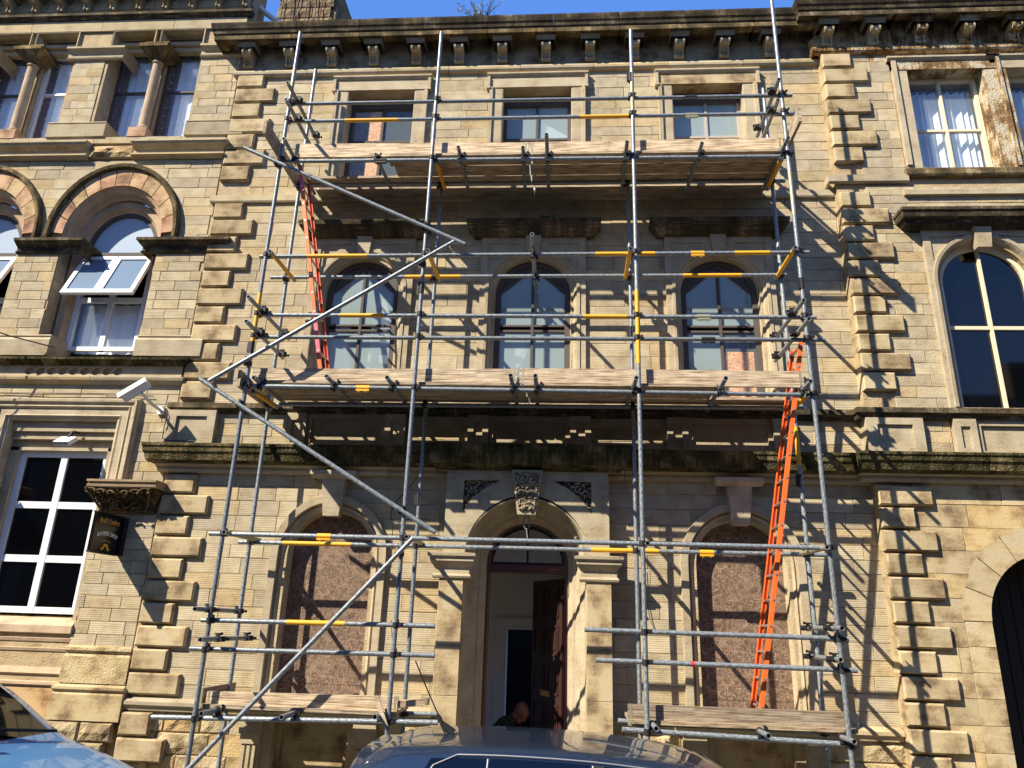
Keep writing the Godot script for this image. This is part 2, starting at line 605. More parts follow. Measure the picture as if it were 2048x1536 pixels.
	M.glass.transparency = BaseMaterial3D.TRANSPARENCY_ALPHA
	M.glass.metallic_specular = 0.9
	M.dusty = mat(Color(0.66, 0.73, 0.72, 0.60), 0.06)
	M.dusty.transparency = BaseMaterial3D.TRANSPARENCY_ALPHA
	M.dusty.metallic_specular = 0.9
	M.frosted = mat(Color(0.62, 0.68, 0.74), 0.25)
	M.sash_glass = mat(Color(0.42, 0.49, 0.56), 0.12)
	M.dark_glass = mat(Color(0.012, 0.015, 0.022), 0.04)
	M.dark_glass.metallic_specular = 0.6
	M.room = mat(Color(0.20, 0.19, 0.18), 0.9)
	M.dark_room = mat(Color(0.045, 0.045, 0.05), 0.9)
	M.black = mat(Color(0.02, 0.02, 0.022), 0.7)
	M.hall = mat(Color(0.92, 0.90, 0.86), 0.8)
	M.net = mat(Color(0.84, 0.89, 0.95), 0.9)
	M.net.backlight = Color(0.3, 0.3, 0.3)
	M.purple = mat(Color(0.24, 0.07, 0.15), 0.9)
	M.bead = mat(Color(0.95, 0.95, 0.97), 0.2)
	M.white = mat(Color(0.85, 0.85, 0.84), 0.45)
	M.lead = mat(Color(0.10, 0.10, 0.11), 0.6, 0.3)
	M.cable = mat(Color(0.03, 0.03, 0.03), 0.6)
	M.gold = mat(Color(0.80, 0.62, 0.28), 0.45, 0.3)
	M.sign = mat(Color(0.018, 0.018, 0.016), 0.25)
	M.asphalt = mat(Color.from_hsv(0.6, 0.03, 0.26), 0.9)
	M.flag = mat(Color(0.40, 0.385, 0.36), 0.9)
	M.slate = mat(Color(0.12, 0.12, 0.13), 0.7)
	M.rubber = mat(Color(0.04, 0.04, 0.042), 0.7)
	M.leaf = mat(Color(1, 1, 1), 0.6, 0.0, true)
	M.leaf.backlight = Color(0.4, 0.5, 0.2)
	M.twig = mat(Color(0.33, 0.26, 0.17), 0.9)
	M.skin = mat(Color(0.44, 0.26, 0.20), 0.5)
	M.jacket = mat(Color(0.035, 0.04, 0.055), 0.8)
	M.paint_dark = mat(Color(0.125, 0.185, 0.27), 0.36, 0.4)
	M.paint_dark.clearcoat_enabled = true
	M.paint_dark.clearcoat = 1.0
	M.paint_dark.clearcoat_roughness = 0.03
	M.paint_blue = mat(Color(0.34, 0.57, 0.78), 0.35, 0.3)
	M.paint_blue.clearcoat_enabled = true
	M.paint_blue.clearcoat = 1.0
	M.paint_blue.clearcoat_roughness = 0.03
	M.paper = mat(Color(0.80, 0.72, 0.52), 0.8)
	M.lichen = mat(Color(0.5, 0.46, 0.3), 0.9)
	M.brick = mat(Color(0.42, 0.36, 0.29), 0.9)

# ---------------------------------------------------------------- windows
func room(under: Node3D, x0: float, x1: float, y0: float, y1: float, z: float, depth: float, m: Material) -> void:
	var st := mk(m)
	tone = Color(1, 1, 1)
	var b := z - depth
	quad(st, Vector3(x0, y0, b), Vector3(x1, y0, b), Vector3(x1, y1, b), Vector3(x0, y1, b))
	quad(st, Vector3(x0, y0, z), Vector3(x0, y0, b), Vector3(x0, y1, b), Vector3(x0, y1, z))
	quad(st, Vector3(x1, y0, b), Vector3(x1, y0, z), Vector3(x1, y1, z), Vector3(x1, y1, b))
	quad(st, Vector3(x0, y0, z), Vector3(x1, y0, z), Vector3(x1, y0, b), Vector3(x0, y0, b))
	quad(st, Vector3(x0, y1, b), Vector3(x1, y1, b), Vector3(x1, y1, z), Vector3(x0, y1, z))
	put("room_wall", st, under)

func pane(under: Node3D, poly: PackedVector2Array, z: float, m: Material, called := "pane") -> void:
	var st := mk(m)
	tone = Color(1, 1, 1)
	var ix := Geometry2D.triangulate_polygon(poly)
	for k in range(0, ix.size(), 3):
		var a := poly[ix[k]]; var b := poly[ix[k + 1]]; var c := poly[ix[k + 2]]
		if (b - a).cross(c - a) < 0.0:
			var s := b; b = c; c = s
		tri(st, Vector3(a.x, a.y, z), Vector3(b.x, b.y, z), Vector3(c.x, c.y, z))
	put(called, st, under)

# rectangular light with bars; xs and ys are the edges of the panes, fw the bar width
func light(under: Node3D, xs: Array, ys: Array, z: float, fw: float, fm: Material, gm: Material, outer := 0.0) -> Node3D:
	var w := sub("window", under)
	if outer <= 0.0: outer = fw
	var f := mk(fm)
	tone = Color(1, 1, 1)
	var nx := xs.size() - 1
	var ny := ys.size() - 1
	for k in nx + 1:
		var h := outer if k == 0 or k == nx else fw * 0.5
		var a: float = xs[k] - (0.0 if k == 0 else h)
		var b: float = xs[k] + (0.0 if k == nx else h)
		box(f, a, b, ys[0], ys[ny], z - 0.03, z + 0.028)
	for k in ny + 1:
		var h := outer if k == 0 or k == ny else fw * 0.5
		var a: float = ys[k] - (0.0 if k == 0 else h)
		var b: float = ys[k] + (0.0 if k == ny else h)
		box(f, xs[0] + 0.002, xs[nx] - 0.002, a, b, z - 0.028, z + 0.024)
	put("frame", f, w)
	for i in nx:
		for j in ny:
			pane(w, rect(xs[i], xs[i + 1], ys[j], ys[j + 1]), z, gm)
	return w

func curtain(under: Node3D, x0: float, x1: float, y0: float, y1: float, z: float, folds: int, m: Material, amp := 0.02) -> void:
	var st := mk(m)
	tone = Color(1, 1, 1)
	var n := folds * 8
	var ph := rng.randf() * 6.0
	for k in n:
		var p := []
		for q in [k, k + 1]:
			var t := float(q) / n
			var a := TAU * folds * t
			p.append([x0 + (x1 - x0) * t, z + amp * sin(a + 0.8 * sin(a * 0.37 + ph)) + amp * 0.4 * sin(a * 2.3 + ph)])
		quad(st, Vector3(p[0][0], y0, p[0][1]), Vector3(p[1][0], y0, p[1][1]), Vector3(p[1][0], y1, p[1][1] * 1.0), Vector3(p[0][0], y1, p[0][1]))
	put("curtain", st, under)

# ---------------------------------------------------------------- pieces of stonework shared by the three fronts
func quoins(under: Node3D, x: float, top: float, bottom: float, pitch: float, short_w: float, long_w: float, z0: float, z1: float, long_first: bool, side: float, called := "quoin_stone") -> void:
	var y := top
	var k := 1 if long_first else 0
	while y - pitch > bottom - 0.05:
		var w := long_w if k % 2 == 1 else short_w
		var st := mk(M.ashlar)
		tone = ashlar_tone(rng.randf_range(0.85, 1.05))
		block(st, x + rng.randf_range(-0.004, 0.004), x + w + rng.randf_range(-0.012, 0.012), y - pitch + 0.028, y, z0, z1, 0.018)
		put(called, st, under)
		y -= pitch
		k += 1

func console_bracket(under: Node3D, x: float, top: float, h: float, w: float, z: float, proj: float, m: Material) -> void:
	var st := mk(m)
	tone = buff(0.9)
	# scrolled side profile, drawn in (z, y)
	var prof := []
	for k in 9:
		var a := PI * 0.5 - PI * 1.15 * k / 8.0
		prof.append([z + proj - 0.05 + 0.05 * cos(a), top - 0.055 + 0.055 * sin(a)])
	prof.append([z + proj * 0.50, top - h * 0.52])
	prof.append([z + proj * 0.40, top - h * 0.70])
	for k in 6:
		var a := PI * 0.35 - PI * 0.9 * k / 5.0
		prof.append([z + proj * 0.30 + 0.035 * cos(a), top - h + 0.04 + 0.035 * sin(a)])
	var back := z - 0.02
	for s in [-1.0, 1.0]:
		for j in prof.size() - 1:
			var xx: float = x + s * w * 0.5
			var p := [Vector3(xx, prof[j][1], back), Vector3(xx, prof[j][1], prof[j][0]), Vector3(xx, prof[j + 1][1], prof[j + 1][0]), Vector3(xx, prof[j + 1][1], back)]
			if s > 0.0:
				quad(st, p[1], p[0], p[3], p[2])
			else:
				quad(st, p[0], p[1], p[2], p[3])
	# front: two raised rims and a sunk middle
	for b in [[-0.5, -0.28, 0.0], [-0.28, 0.28, -0.018], [0.28, 0.5, 0.0]]:
		for j in prof.size() - 1:
			var a: float = x + b[0] * w
			var c: float = x + b[1] * w
			quad(st, Vector3(a, prof[j + 1][1], prof[j + 1][0] + b[2]), Vector3(c, prof[j + 1][1], prof[j + 1][0] + b[2]), Vector3(c, prof[j][1], prof[j][0] + b[2]), Vector3(a, prof[j][1], prof[j][0] + b[2]))
	quad(st, Vector3(x - w * 0.5, prof[-1][1], back), Vector3(x + w * 0.5, prof[-1][1], back), Vector3(x + w * 0.5, prof[-1][1], prof[-1][0]), Vector3(x - w * 0.5, prof[-1][1], prof[-1][0]))
	# cap that flares under the soffit, toned darker than the bracket
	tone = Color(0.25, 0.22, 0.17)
	run(st, x - w * 0.5, x + w * 0.5, [[z + proj + 0.005, top - 0.006], [z + proj + 0.015, top + 0.03], [z + proj + 0.03, top + 0.05], [z + proj + 0.035, top + 0.09]], 0.25, 0.25, z - 0.02)
	put("console_bracket", st, under)

# pointed keystone with front, flanks and a small cap
func keystone(under: Node3D, c: float, y0: float, y1: float, w0: float, w1: float, zb: float, z0: float, z1: float, cap: bool) -> void:
	var st := mk(M.dressed)
	tone = ashlar_tone(1.0)
	var p := [Vector3(c - w0, y0, z0), Vector3(c + w0, y0, z0), Vector3(c + w1, y1, z1), Vector3(c - w1, y1, z1)]
	var q := []
	for v in p:
		q.append(Vector3(v.x, v.y, zb))
	quad(st, p[0], p[1], p[2], p[3])
	for k in 4:
		var m := (k + 1) % 4
		quad(st, q[k], q[m], p[m], p[k])
	if cap:
		run(st, c - w1, c + w1, [[z1 + 0.002, y1 - 0.05], [z1 + 0.03, y1 - 0.02], [z1 + 0.05, y1], [z1 + 0.05, y1 + 0.045], [z1 + 0.01, y1 + 0.06]], 0.6, 0.6, zb)
	put("keystone", st, under)

# framed panel sunk into a dado block
func panel_block(under: Node3D, x0: float, x1: float, y0: float, y1: float, z0: float, z1: float, mx: float, my: float, sink: float, m: Material, called := "panel") -> void:
	var st := mk(m)
	tone = ashlar_tone(rng.randf_range(0.92, 1.04))
	var hole := rect(x0 + mx, x1 - mx, y0 + my, y1 - my)
	pierced(st, x0, x1, y0, y1, z1, [hole])
	reveal(st, hole, z1 - sink, z1)
	var a := hole[0]; var b := hole[2]
	quad(st, Vector3(a.x, a.y, z1 - sink), Vector3(b.x, a.y, z1 - sink), Vector3(b.x, b.y, z1 - sink), Vector3(a.x, b.y, z1 - sink))
	for e in [[Vector3(x0, y0, z0), Vector3(x0, y0, z1), Vector3(x0, y1, z1), Vector3(x0, y1, z0)], [Vector3(x1, y0, z1), Vector3(x1, y0, z0), Vector3(x1, y1, z0), Vector3(x1, y1, z1)], [Vector3(x0, y0, z0), Vector3(x1, y0, z0), Vector3(x1, y0, z1), Vector3(x0, y0, z1)], [Vector3(x0, y1, z1), Vector3(x1, y1, z1), Vector3(x1, y1, z0), Vector3(x0, y1, z0)]]:
		quad(st, e[0], e[1], e[2], e[3])
	put(called, st, under)

# carved leaf work: curled lumps scattered inside a polygon
func carving(st: SurfaceTool, poly: PackedVector2Array, z: float, size: float, count: int) -> void:
	var bb := Rect2(poly[0], Vector2.ZERO)
	for p in poly:
		bb = bb.expand(p)
	var n := 0
	var tries := 0
	while n < count and tries < count * 12:
		tries += 1
		var p := bb.position + Vector2(rng.randf(), rng.randf()) * bb.size
		if not Geometry2D.is_point_in_polygon(p, poly):
			continue
		var s := size * rng.randf_range(0.7, 1.3)
		lump(st, Vector3(p.x, p.y, z), Vector3(s, s * 0.42, s * 0.7), rng.randf() * PI)
		n += 1

# ---------------------------------------------------------------- the scaffolded house
const CX := [-2.69, -0.41, 2.0]
const GX := [-2.74, -0.41, 2.04]

func central_house() -> void:
	var B := thing("terrace_house", "three-storey sandstone house front behind the scaffolding, with boarded ground-floor windows and open door", "house", Vector3(-0.4, GROUND, 0))
	var holes := []
	for c in CX:
		holes.append(rect(c - 0.505, c + 0.505, 7.25, 9.005))
		holes.append(arch(c, 0.50, 4.20, 5.75, 0.50))
	for c in [GX[0], GX[2]]:
		holes.append(arch(c, 0.51, 0.74, 2.34, 0.51))
	holes.append(arch(GX[1], 0.72, GROUND - 0.01, 2.36, 0.70))
	for c in [GX[0], GX[2]]:
		holes.append(rect(c - 0.42, c + 0.42, -0.1, 0.52))
	var wl := mk(M.mortar)
	tone = Color(0.50, 0.42, 0.29)
	pierced(wl, -4.93, 3.62, GROUND - 0.1, 10.0, -0.012, holes)
	for h in holes:
		reveal(wl, h, -0.34, -0.012)
	for s in [-4.93, 3.62]:
		var q := [Vector3(s, GROUND - 0.1, -0.012), Vector3(s, GROUND - 0.1, -0.36), Vector3(s, 10.0, -0.36), Vector3(s, 10.0, -0.012)]
		quad(wl, q[0], q[1], q[2], q[3])
	pierced(wl, -4.93, 3.62, GROUND - 0.1, 10.0, -0.36, holes)
	var wall := put("wall", wl, B)
	# stones, kept clear of the dressed surrounds
	var big := []
	for c in CX:
		big.append(rect(c - 0.66, c + 0.66, 7.2, 9.16))
		big.append(rect(c - 0.66, c + 0.66, 4.1, 6.50))
		big.append(rect(c - 0.80, c + 0.80, 6.52, 6.64))
	for c in [GX[0], GX[2]]:
		big.append(arch(c, 0.66, 0.6, 2.34, 0.66))
		big.append(rect(c - 0.72, c + 0.72, -0.3, 0.60))
	big.append(rect(-1.36, 0.54, GROUND - 0.1, 3.34))
	for c in CX:
		big.append(rect(c - 0.74, c + 0.74, 3.5, 4.1))
	var stones := []
	masonry(stones, -4.47, 3.62, 0.70, 3.29, 0.0, big, Vector2(0.155, 0.2), Vector2(0.4, 0.95), "tooled")
	masonry(stones, -4.40, 3.62, 3.60, 4.07, 0.0, big, Vector2(0.14, 0.17), Vector2(0.4, 0.8), "tooled")
	masonry(stones, -4.47, 3.62, 4.16, 7.13, 0.0, big, Vector2(0.15, 0.19), Vector2(0.4, 0.9), "tooled")
	masonry(stones, -4.47, 3.62, 7.23, 9.29, 0.0, big, Vector2(0.12, 0.19), Vector2(0.35, 0.9), "split")
	masonry(stones, -4.90, 3.62, GROUND - 0.05, 0.60, 0.01, big, Vector2(0.19, 0.25), Vector2(0.3, 0.65), "rock", 0.03)
	lay(stones, wall, 296)
	# quoins on the left corner, broken by the strings
	quoins(B, -4.90, 9.335, 7.27, 0.270, 0.41, 0.60, -0.02, 0.05, false, 1)
	quoins(B, -4.90, 7.10, 4.19, 0.2635, 0.41, 0.60, -0.02, 0.05, false, 1)
	quoins(B, -4.90, 3.25, 0.72, 0.2535, 0.41, 0.60, -0.02, 0.05, false, 1)
	panel_block(B, -4.98, -4.36, 3.60, 4.07, -0.02, 0.075, 0.11, 0.08, 0.03, M.dressed, "pedestal")
	quoins(B, -4.88, 0.56, 0.05, 0.26, 0.34, 0.55, -0.02, 0.09, false, 1)
	# main cornice
	course("frieze_stone", B, M.ashlar, -4.9, 3.62, [[0.004, 9.40], [0.004, 9.93]], 0, 0, 0.95, -0.02, 0.79)
	course("frieze_moulding", B, M.dressed, -4.9, 3.58, [[0.0, 9.275], [0.045, 9.285], [0.062, 9.31], [0.066, 9.345], [0.055, 9.38], [0.02, 9.40], [0.0, 9.405]], 1.0, 0, 1.1)
	course("cornice_stone", B, M.soot, -4.93, 3.6, [[0.0, 9.86], [0.10, 9.84], [0.14, 9.80], [0.16, 9.765], [0.28, 9.755], [0.285, 9.735], [0.305, 9.735], [0.308, 9.80]], 0.92, 0, 0.98, -0.02, 0.85)
	course("cornice_stone", B, M.soot, -4.93, 3.6, [[0.309, 9.802], [0.325, 9.825], [0.33, 9.87], [0.35, 9.90], [0.365, 9.97], [0.365, 9.995], [0.30, 10.03], [0.0, 10.07]], 0.92, 0, 0.98, -0.02, 0.42)
	var rf := mk(M.soot)
	tone = Color(0.3, 0.26, 0.2)
	box(rf, -4.9, 3.6, 9.9, 10.06, -0.5, -0.03)
	put("parapet", rf, B)
	for k in 13:
		console_bracket(B, -4.755 + 0.6375 * k, 9.665, 0.255, 0.135, 0.0, 0.225, M.dressed)
	# string under the top windows, sill band, dado, middle string, plinth
	course("string_stone", B, M.dressed, -4.93, 3.58, [[0.0, 7.12], [0.035, 7.12], [0.045, 7.14], [0.045, 7.225], [0.0, 7.245]], 0.9, 0, 1.2)
	course("sill_band_stone", B, M.soot, -4.93, 3.56, [[0.0, 4.04], [0.035, 4.05], [0.05, 4.08], [0.085, 4.10], [0.085, 4.165], [0.0, 4.185]], 0.8, 0, 1.3, -0.02, 0.6)
	course("string_stone", B, M.dressed, -4.93, 3.56, [[0.0, 3.275], [0.05, 3.28], [0.065, 3.31], [0.06, 3.345], [0.09, 3.36], [0.10, 3.375]], 0.9, 0, 1.4)
	course("string_stone", B, M.moss, -4.93, 3.56, [[0.0, 3.376], [0.17, 3.378], [0.205, 3.40], [0.215, 3.44], [0.225, 3.475], [0.245, 3.50], [0.25, 3.55], [0.265, 3.565], [0.265, 3.595], [0.2, 3.615], [0.0, 3.65]], 0.75, 0, 1.25, -0.02, 0.7)
	course("plinth_stone", B, M.dressed, -4.86, -1.38, [[0.0, 0.575], [0.05, 0.58], [0.06, 0.62], [0.085, 0.64], [0.085, 0.675], [0.05, 0.70], [0.0, 0.715]], 0.2, 0, 1.2)
	course("plinth_stone", B, M.dressed, 0.56, 3.56, [[0.0, 0.575], [0.05, 0.58], [0.06, 0.62], [0.085, 0.64], [0.085, 0.675], [0.05, 0.70], [0.0, 0.715]], 0, 0, 1.2)
	for i in 3:
		top_window(B, CX[i], i)
		first_window(B, CX[i], i)
	ground_window(B, GX[0])
	ground_window(B, GX[2])
	doorway(B)
	# mess on the frieze: a length of white pipe left on the sill string
	var st := mk(M.white)
	cord(st, [Vector3(-0.47, 7.38, 0.09), Vector3(-0.47, 7.25, 0.09), Vector3(-0.36, 7.22, 0.10)], 0.022)
	put("overflow_pipe", st, B)

func top_window(B: Node3D, c: float, i: int) -> void:
	var g := sub("window_surround", B)
	var st: SurfaceTool
	for s in [-1.0, 1.0]:
		st = mk(M.dressed)
		tone = ashlar_tone()
		var a := PackedVector2Array([Vector2(c + s * 0.49, 7.24), Vector2(c + s * 0.49, 8.99)])
		if s > 0.0:
			a.reverse()
		sweep(st, a, [[0.0, -0.2], [0.0, 0.025], [0.012, 0.032], [0.145, 0.034], [0.15, 0.062], [0.198, 0.066], [0.203, -0.02]])
		put("jamb", st, g)
	st = mk(M.dressed if i != 2 else M.ashlar)
	tone = ashlar_tone(1.03)
	var hl := PackedVector2Array([Vector2(c - 0.69, 9.19), Vector2(c + 0.69, 9.19)])
	box(st, c - 0.69, c + 0.69, 8.99, 9.19, -0.02, 0.045)
	quad(st, Vector3(c - 0.49, 8.989, -0.2), Vector3(c + 0.49, 8.989, -0.2), Vector3(c + 0.49, 8.989, 0.04), Vector3(c - 0.49, 8.989, 0.04))
	put("lintel", st, g)
	st = mk(M.dressed)
	tone = ashlar_tone(0.98)
	run(st, c - 0.70, c + 0.70, [[0.045, 9.165], [0.06, 9.17], [0.075, 9.185], [0.085, 9.20], [0.085, 9.225], [0.0, 9.235]], 0.3, 0.3)
	for s in [-1.0, 1.0]:
		box(st, c + s * 0.705 - 0.02, c + s * 0.705 + 0.02, 8.99, 9.166, -0.01, 0.078)
		tbox(st, Transform3D(Basis(), Vector3(c + s * 0.705, 8.975, 0.035)), Vector3(0.055, 0.03, 0.09))
	put("label_mould", st, g)
	# sashes
	var z := -0.2
	var gm: Material = [M.glass, M.dusty, M.dusty][i]
	var w := light(B, [c - 0.49, c, c + 0.49], [7.34, 8.25, 8.985], z, 0.035, M.grey_wood if i != 2 else M.old_paint, gm, 0.05)
	room(w, c - 0.8, c + 0.8, 7.1, 9.3, z - 0.05, 1.3, M.room)
	st = mk(M.grey_wood)
	box(st, c - 0.488, c + 0.488, 8.82, 8.984, z - 0.02, z + 0.04)
	put("head_board", st, w)
	if i == 0:
		for q in [[c - 0.44, c - 0.2, M.osb], [c - 0.2, c - 0.03, M.osb_new]]:
			st = mk(q[2])
			box(st, q[0], q[1], 7.36, 8.8, z - 0.04, z - 0.006)
			put("strand_board", st, w)
	if i == 1:
		st = mk(M.net)
		quad(st, Vector3(c + 0.03, 7.36, z - 0.06), Vector3(c + 0.46, 7.36, z - 0.06), Vector3(c + 0.46, 8.35, z - 0.06), Vector3(c + 0.03, 8.35, z - 0.06))
		tri(st, Vector3(c + 0.03, 8.35, z - 0.06), Vector3(c + 0.46, 8.35, z - 0.06), Vector3(c + 0.06, 8.62, z - 0.07))
		quad(st, Vector3(c - 0.2, 7.36, z - 0.1), Vector3(c - 0.03, 7.36, z - 0.1), Vector3(c - 0.03, 8.3, z - 0.1), Vector3(c - 0.2, 8.3, z - 0.1))
		put("sheet", st, w)
	if i == 2:
		curtain(w, c - 0.46, c + 0.46, 7.36, 8.8, z - 0.25, 3, M.net, 0.01)

func first_window(B: Node3D, c: float, i: int) -> void:
	var g := sub("window_surround", B)
	var hole := arch(c, 0.575, 4.17, 5.76, 0.575)
	var st := mk(M.dressed)
	tone = ashlar_tone()
	# slab with two sunk spandrels
	var sp := []
	for s in [-1.0, 1.0]:
		var t := PackedVector2Array([Vector2(c + s * 0.60, 6.05), Vector2(c + s * 0.60, 6.44), Vector2(c + s * 0.19, 6.44), Vector2(c + s * 0.36, 6.35), Vector2(c + s * 0.50, 6.22)])
		sp.append(t)
	pierced(st, c - 0.69, c + 0.69, 4.185, 6.54, 0.045, [hole] + sp)
	for t in sp:
		reveal(st, t, 0.028, 0.045)
		prism(st, t, 0.0, 0.028)
	reveal(st, hole, -0.02, 0.045)
	for s in [[c - 0.69, -1], [c + 0.69, 1]]:
		var x: float = s[0]
		if s[1] < 0:
			quad(st, Vector3(x, 4.185, -0.02), Vector3(x, 4.185, 0.045), Vector3(x, 6.54, 0.045), Vector3(x, 6.54, -0.02))
		else:
			quad(st, Vector3(x, 4.185, 0.045), Vector3(x, 4.185, -0.02), Vector3(x, 6.54, -0.02), Vector3(x, 6.54, 0.045))
	put("spandrel_slab", st, g)
	st = mk(M.dressed)
	tone = ashlar_tone(0.98)
	sweep(st, arch(c, 0.49, 4.19, 5.75, 0.49, 24), [[-0.005, -0.2], [0.0, -0.10], [0.008, -0.07], [0.03, -0.05], [0.035, -0.02], [0.05, 0.012], [0.07, 0.03], [0.082, 0.03], [0.088, 0.056], [0.125, 0.058], [0.13, 0.04]])
	put("arch_moulding", st, g)
	keystone(g, c, 6.235, 6.54, 0.068, 0.105, 0.0, 0.085, 0.10, false)
	st = mk(M.soot)
	tone = buff(0.6)
	run(st, c - 0.70, c + 0.70, [[0.045, 6.525], [0.10, 6.53], [0.12, 6.55], [0.15, 6.565], [0.17, 6.60], [0.21, 6.615], [0.215, 6.635], [0.235, 6.64], [0.245, 6.69], [0.245, 6.705], [0.0, 6.74]], 0.72, 0.72)
	put("hood_cornice", st, g)
	# sash: frame follows the arch outside and a pointed head inside
	var z := -0.13
	var w := sub("window", B)
	var f := mk(M.grey_wood)
	tone = Color(1, 1, 1)
	sweep(f, arch(c, 0.44, 4.22, 5.75, 0.44, 20), [[-0.02, z + 0.0], [-0.02, z + 0.03], [0.05, z + 0.035]])
	var head := PackedVector2Array([Vector2(c - 0.425, 5.79), Vector2(c, 6.175), Vector2(c + 0.425, 5.79)])
	for s in [-1.0, 1.0]:
		var a := Vector2(c + s * 0.425, 5.79)
		var b := Vector2(c, 6.165)
		var fill := PackedVector2Array([a, b])
		for k in 7:
			var t := PI * 0.5 - (PI * 0.5 - 0.09) * k / 6.0
			fill.append(Vector2(c + s * 0.425 * cos(t), 5.76 + 0.425 * sin(t)))
		prism(f, fill, z - 0.01, z + 0.012)
		tbox(f, Transform3D(Basis(Vector3(0, 0, 1), (b - a).angle()), Vector3((a.x + b.x) * 0.5, (a.y + b.y) * 0.5, z + 0.01)), Vector3((b - a).length(), 0.028, 0.05))
	box(f, c - 0.018, c + 0.018, 4.22, 6.17, z - 0.02, z + 0.03)
	box(f, c - 0.46, c + 0.46, 5.225, 5.255, z - 0.02, z + 0.026)
	box(f, c - 0.46, c + 0.46, 5.30, 5.325, z - 0.02, z + 0.026)
	box(f, c - 0.46, c + 0.46, 4.20, 4.27, z - 0.02, z + 0.024)
	put("frame", f, w)
	var m: Material = M.dusty
	for s in [-1.0, 1.0]:
		pane(w, PackedVector2Array([Vector2(c, 5.32), Vector2(c + s * 0.44, 5.32), Vector2(c + s * 0.44, 5.78), Vector2(c, 6.165)]), z, m)
		pane(w, rect(minf(c, c + s * 0.44), maxf(c, c + s * 0.44), 4.27, 5.23), z + 0.006, M.glass if i == 2 and s > 0.0 else m)
	room(w, c - 0.75, c + 0.75, 3.95, 6.45, z - 0.21, 1.4, M.room)
	st = mk(M.room)
	tone = Color(1, 1, 1)
	reveal(st, arch(c, 0.46, 4.2, 5.75, 0.46), z - 0.21, z - 0.02)
	put("lining", st, w)
	if i == 2:
		st = mk(M.osb_new)
		box(st, c + 0.03, c + 0.40, 4.28, 4.98, z - 0.03, z - 0.012)
		put("strand_board", st, w)
	else:
		st = mk(M.net)
		if i == 0:
			quad(st, Vector3(c + 0.06, 4.28, z - 0.15), Vector3(c + 0.42, 4.28, z - 0.18), Vector3(c + 0.33, 5.85, z - 0.14), Vector3(c + 0.14, 5.7, z - 0.13))
			quad(st, Vector3(c - 0.42, 4.28, z - 0.15), Vector3(c - 0.1, 4.28, z - 0.13), Vector3(c - 0.2, 5.7, z - 0.13), Vector3(c - 0.38, 5.8, z - 0.14))
		else:
			tri(st, Vector3(c - 0.40, 4.6, z - 0.1), Vector3(c - 0.03, 5.2, z - 0.1), Vector3(c - 0.42, 5.22, z - 0.1))
			tri(st, Vector3(c - 0.40, 4.6, z - 0.1), Vector3(c - 0.1, 4.85, z - 0.12), Vector3(c - 0.03, 5.2, z - 0.1))
		put("torn_sheet", st, w)
	# dado under the window
	for s in [-1.0, 1.0]:
		panel_block(B, c + s * 0.625 - 0.125, c + s * 0.625 + 0.125, 3.58, 4.05, -0.02, 0.07, 0.07, 0.09, 0.025, M.dressed, "pedestal")
	panel_block(B, c - 0.498, c + 0.498, 3.60, 4.05, -0.02, 0.03, 0.055, 0.07, 0.035, M.dressed, "dado_panel")

func ground_window(B: Node3D, c: float) -> void:
	var g := sub("window_surround", B)
	var st := mk(M.dressed)
	tone = ashlar_tone()
	sweep(st, arch(c, 0.50, 0.71, 2.34, 0.50, 28), [[-0.01, -0.24], [0.0, -0.13], [0.012, -0.09], [0.03, -0.07], [0.035, -0.045], [0.05, -0.01], [0.075, 0.008], [0.085, -0.008], [0.10, -0.008], [0.108, 0.045], [0.19, 0.05], [0.196, -0.02]])
	put("arch_moulding", st, g)
	keystone(g, c, 2.775, 3.255, 0.095, 0.145, -0.02, 0.11, 0.15, true)
	var w := sub("window", B)
	st = mk(M.osb)
	tone = Color(1, 1, 1)
	prism(st, arch(c, 0.505, 0.745, 2.34, 0.505, 24), -0.2, -0.165)
	put("strand_board", st, w)
	st = mk(M.grey_wood)
	box(st, c - 0.49, c + 0.49, 0.74, 0.79, -0.17, -0.14)
	put("batten", st, w)
	for k in 5:
		for s in [-1.0, 1.0]:
			st = mk(M.lead)
			lump(st, Vector3(c + s * 0.44 + rng.randf_range(-0.015, 0.015), 0.92 + 0.34 * k + rng.randf_range(-0.03, 0.03), -0.165), Vector3(0.006, 0.006, 0.004))
			put("screw", st, w)
	st = mk(M.rubber)
	box(st, c - 0.5, c + 0.5, 0.905, 0.908, -0.168, -0.1635)
	put("sheet_joint", st, w)
	st = mk(M.dressed)
	tone = ashlar_tone(0.95)
	run(st, c - 0.74, c + 0.74, [[0.0, 0.60], [0.14, 0.605], [0.17, 0.64], [0.20, 0.66], [0.20, 0.71], [0.0, 0.742]], 0.2, 0.2, -0.3)
	put("sill", st, B)
	# apron below the sill: corbels and a sunk panel of timber
	for s in [-1.0, 1.0]:
		st = mk(M.dressed)
		tone = ashlar_tone(0.95)
		var x: float = c + s * 0.63
		box(st, x - 0.125, x + 0.125, 0.40, 0.603, -0.02, 0.115)
		box(st, x - 0.11, x + 0.11, 0.30, 0.40, -0.02, 0.09)
		box(st, x - 0.10, x + 0.10, -0.30, 0.30, -0.02, 0.06)
		for k in 3:
			box(st, x - 0.085 + 0.06 * k, x - 0.05 + 0.06 * k, -0.05, 0.28, 0.06, 0.082)
		put("corbel", st, B)
	panel_block(B, c - 0.418, c + 0.418, -0.095, 0.515, -0.3, -0.13, 0.06, 0.08, 0.05, M.ashlar, "apron_panel")

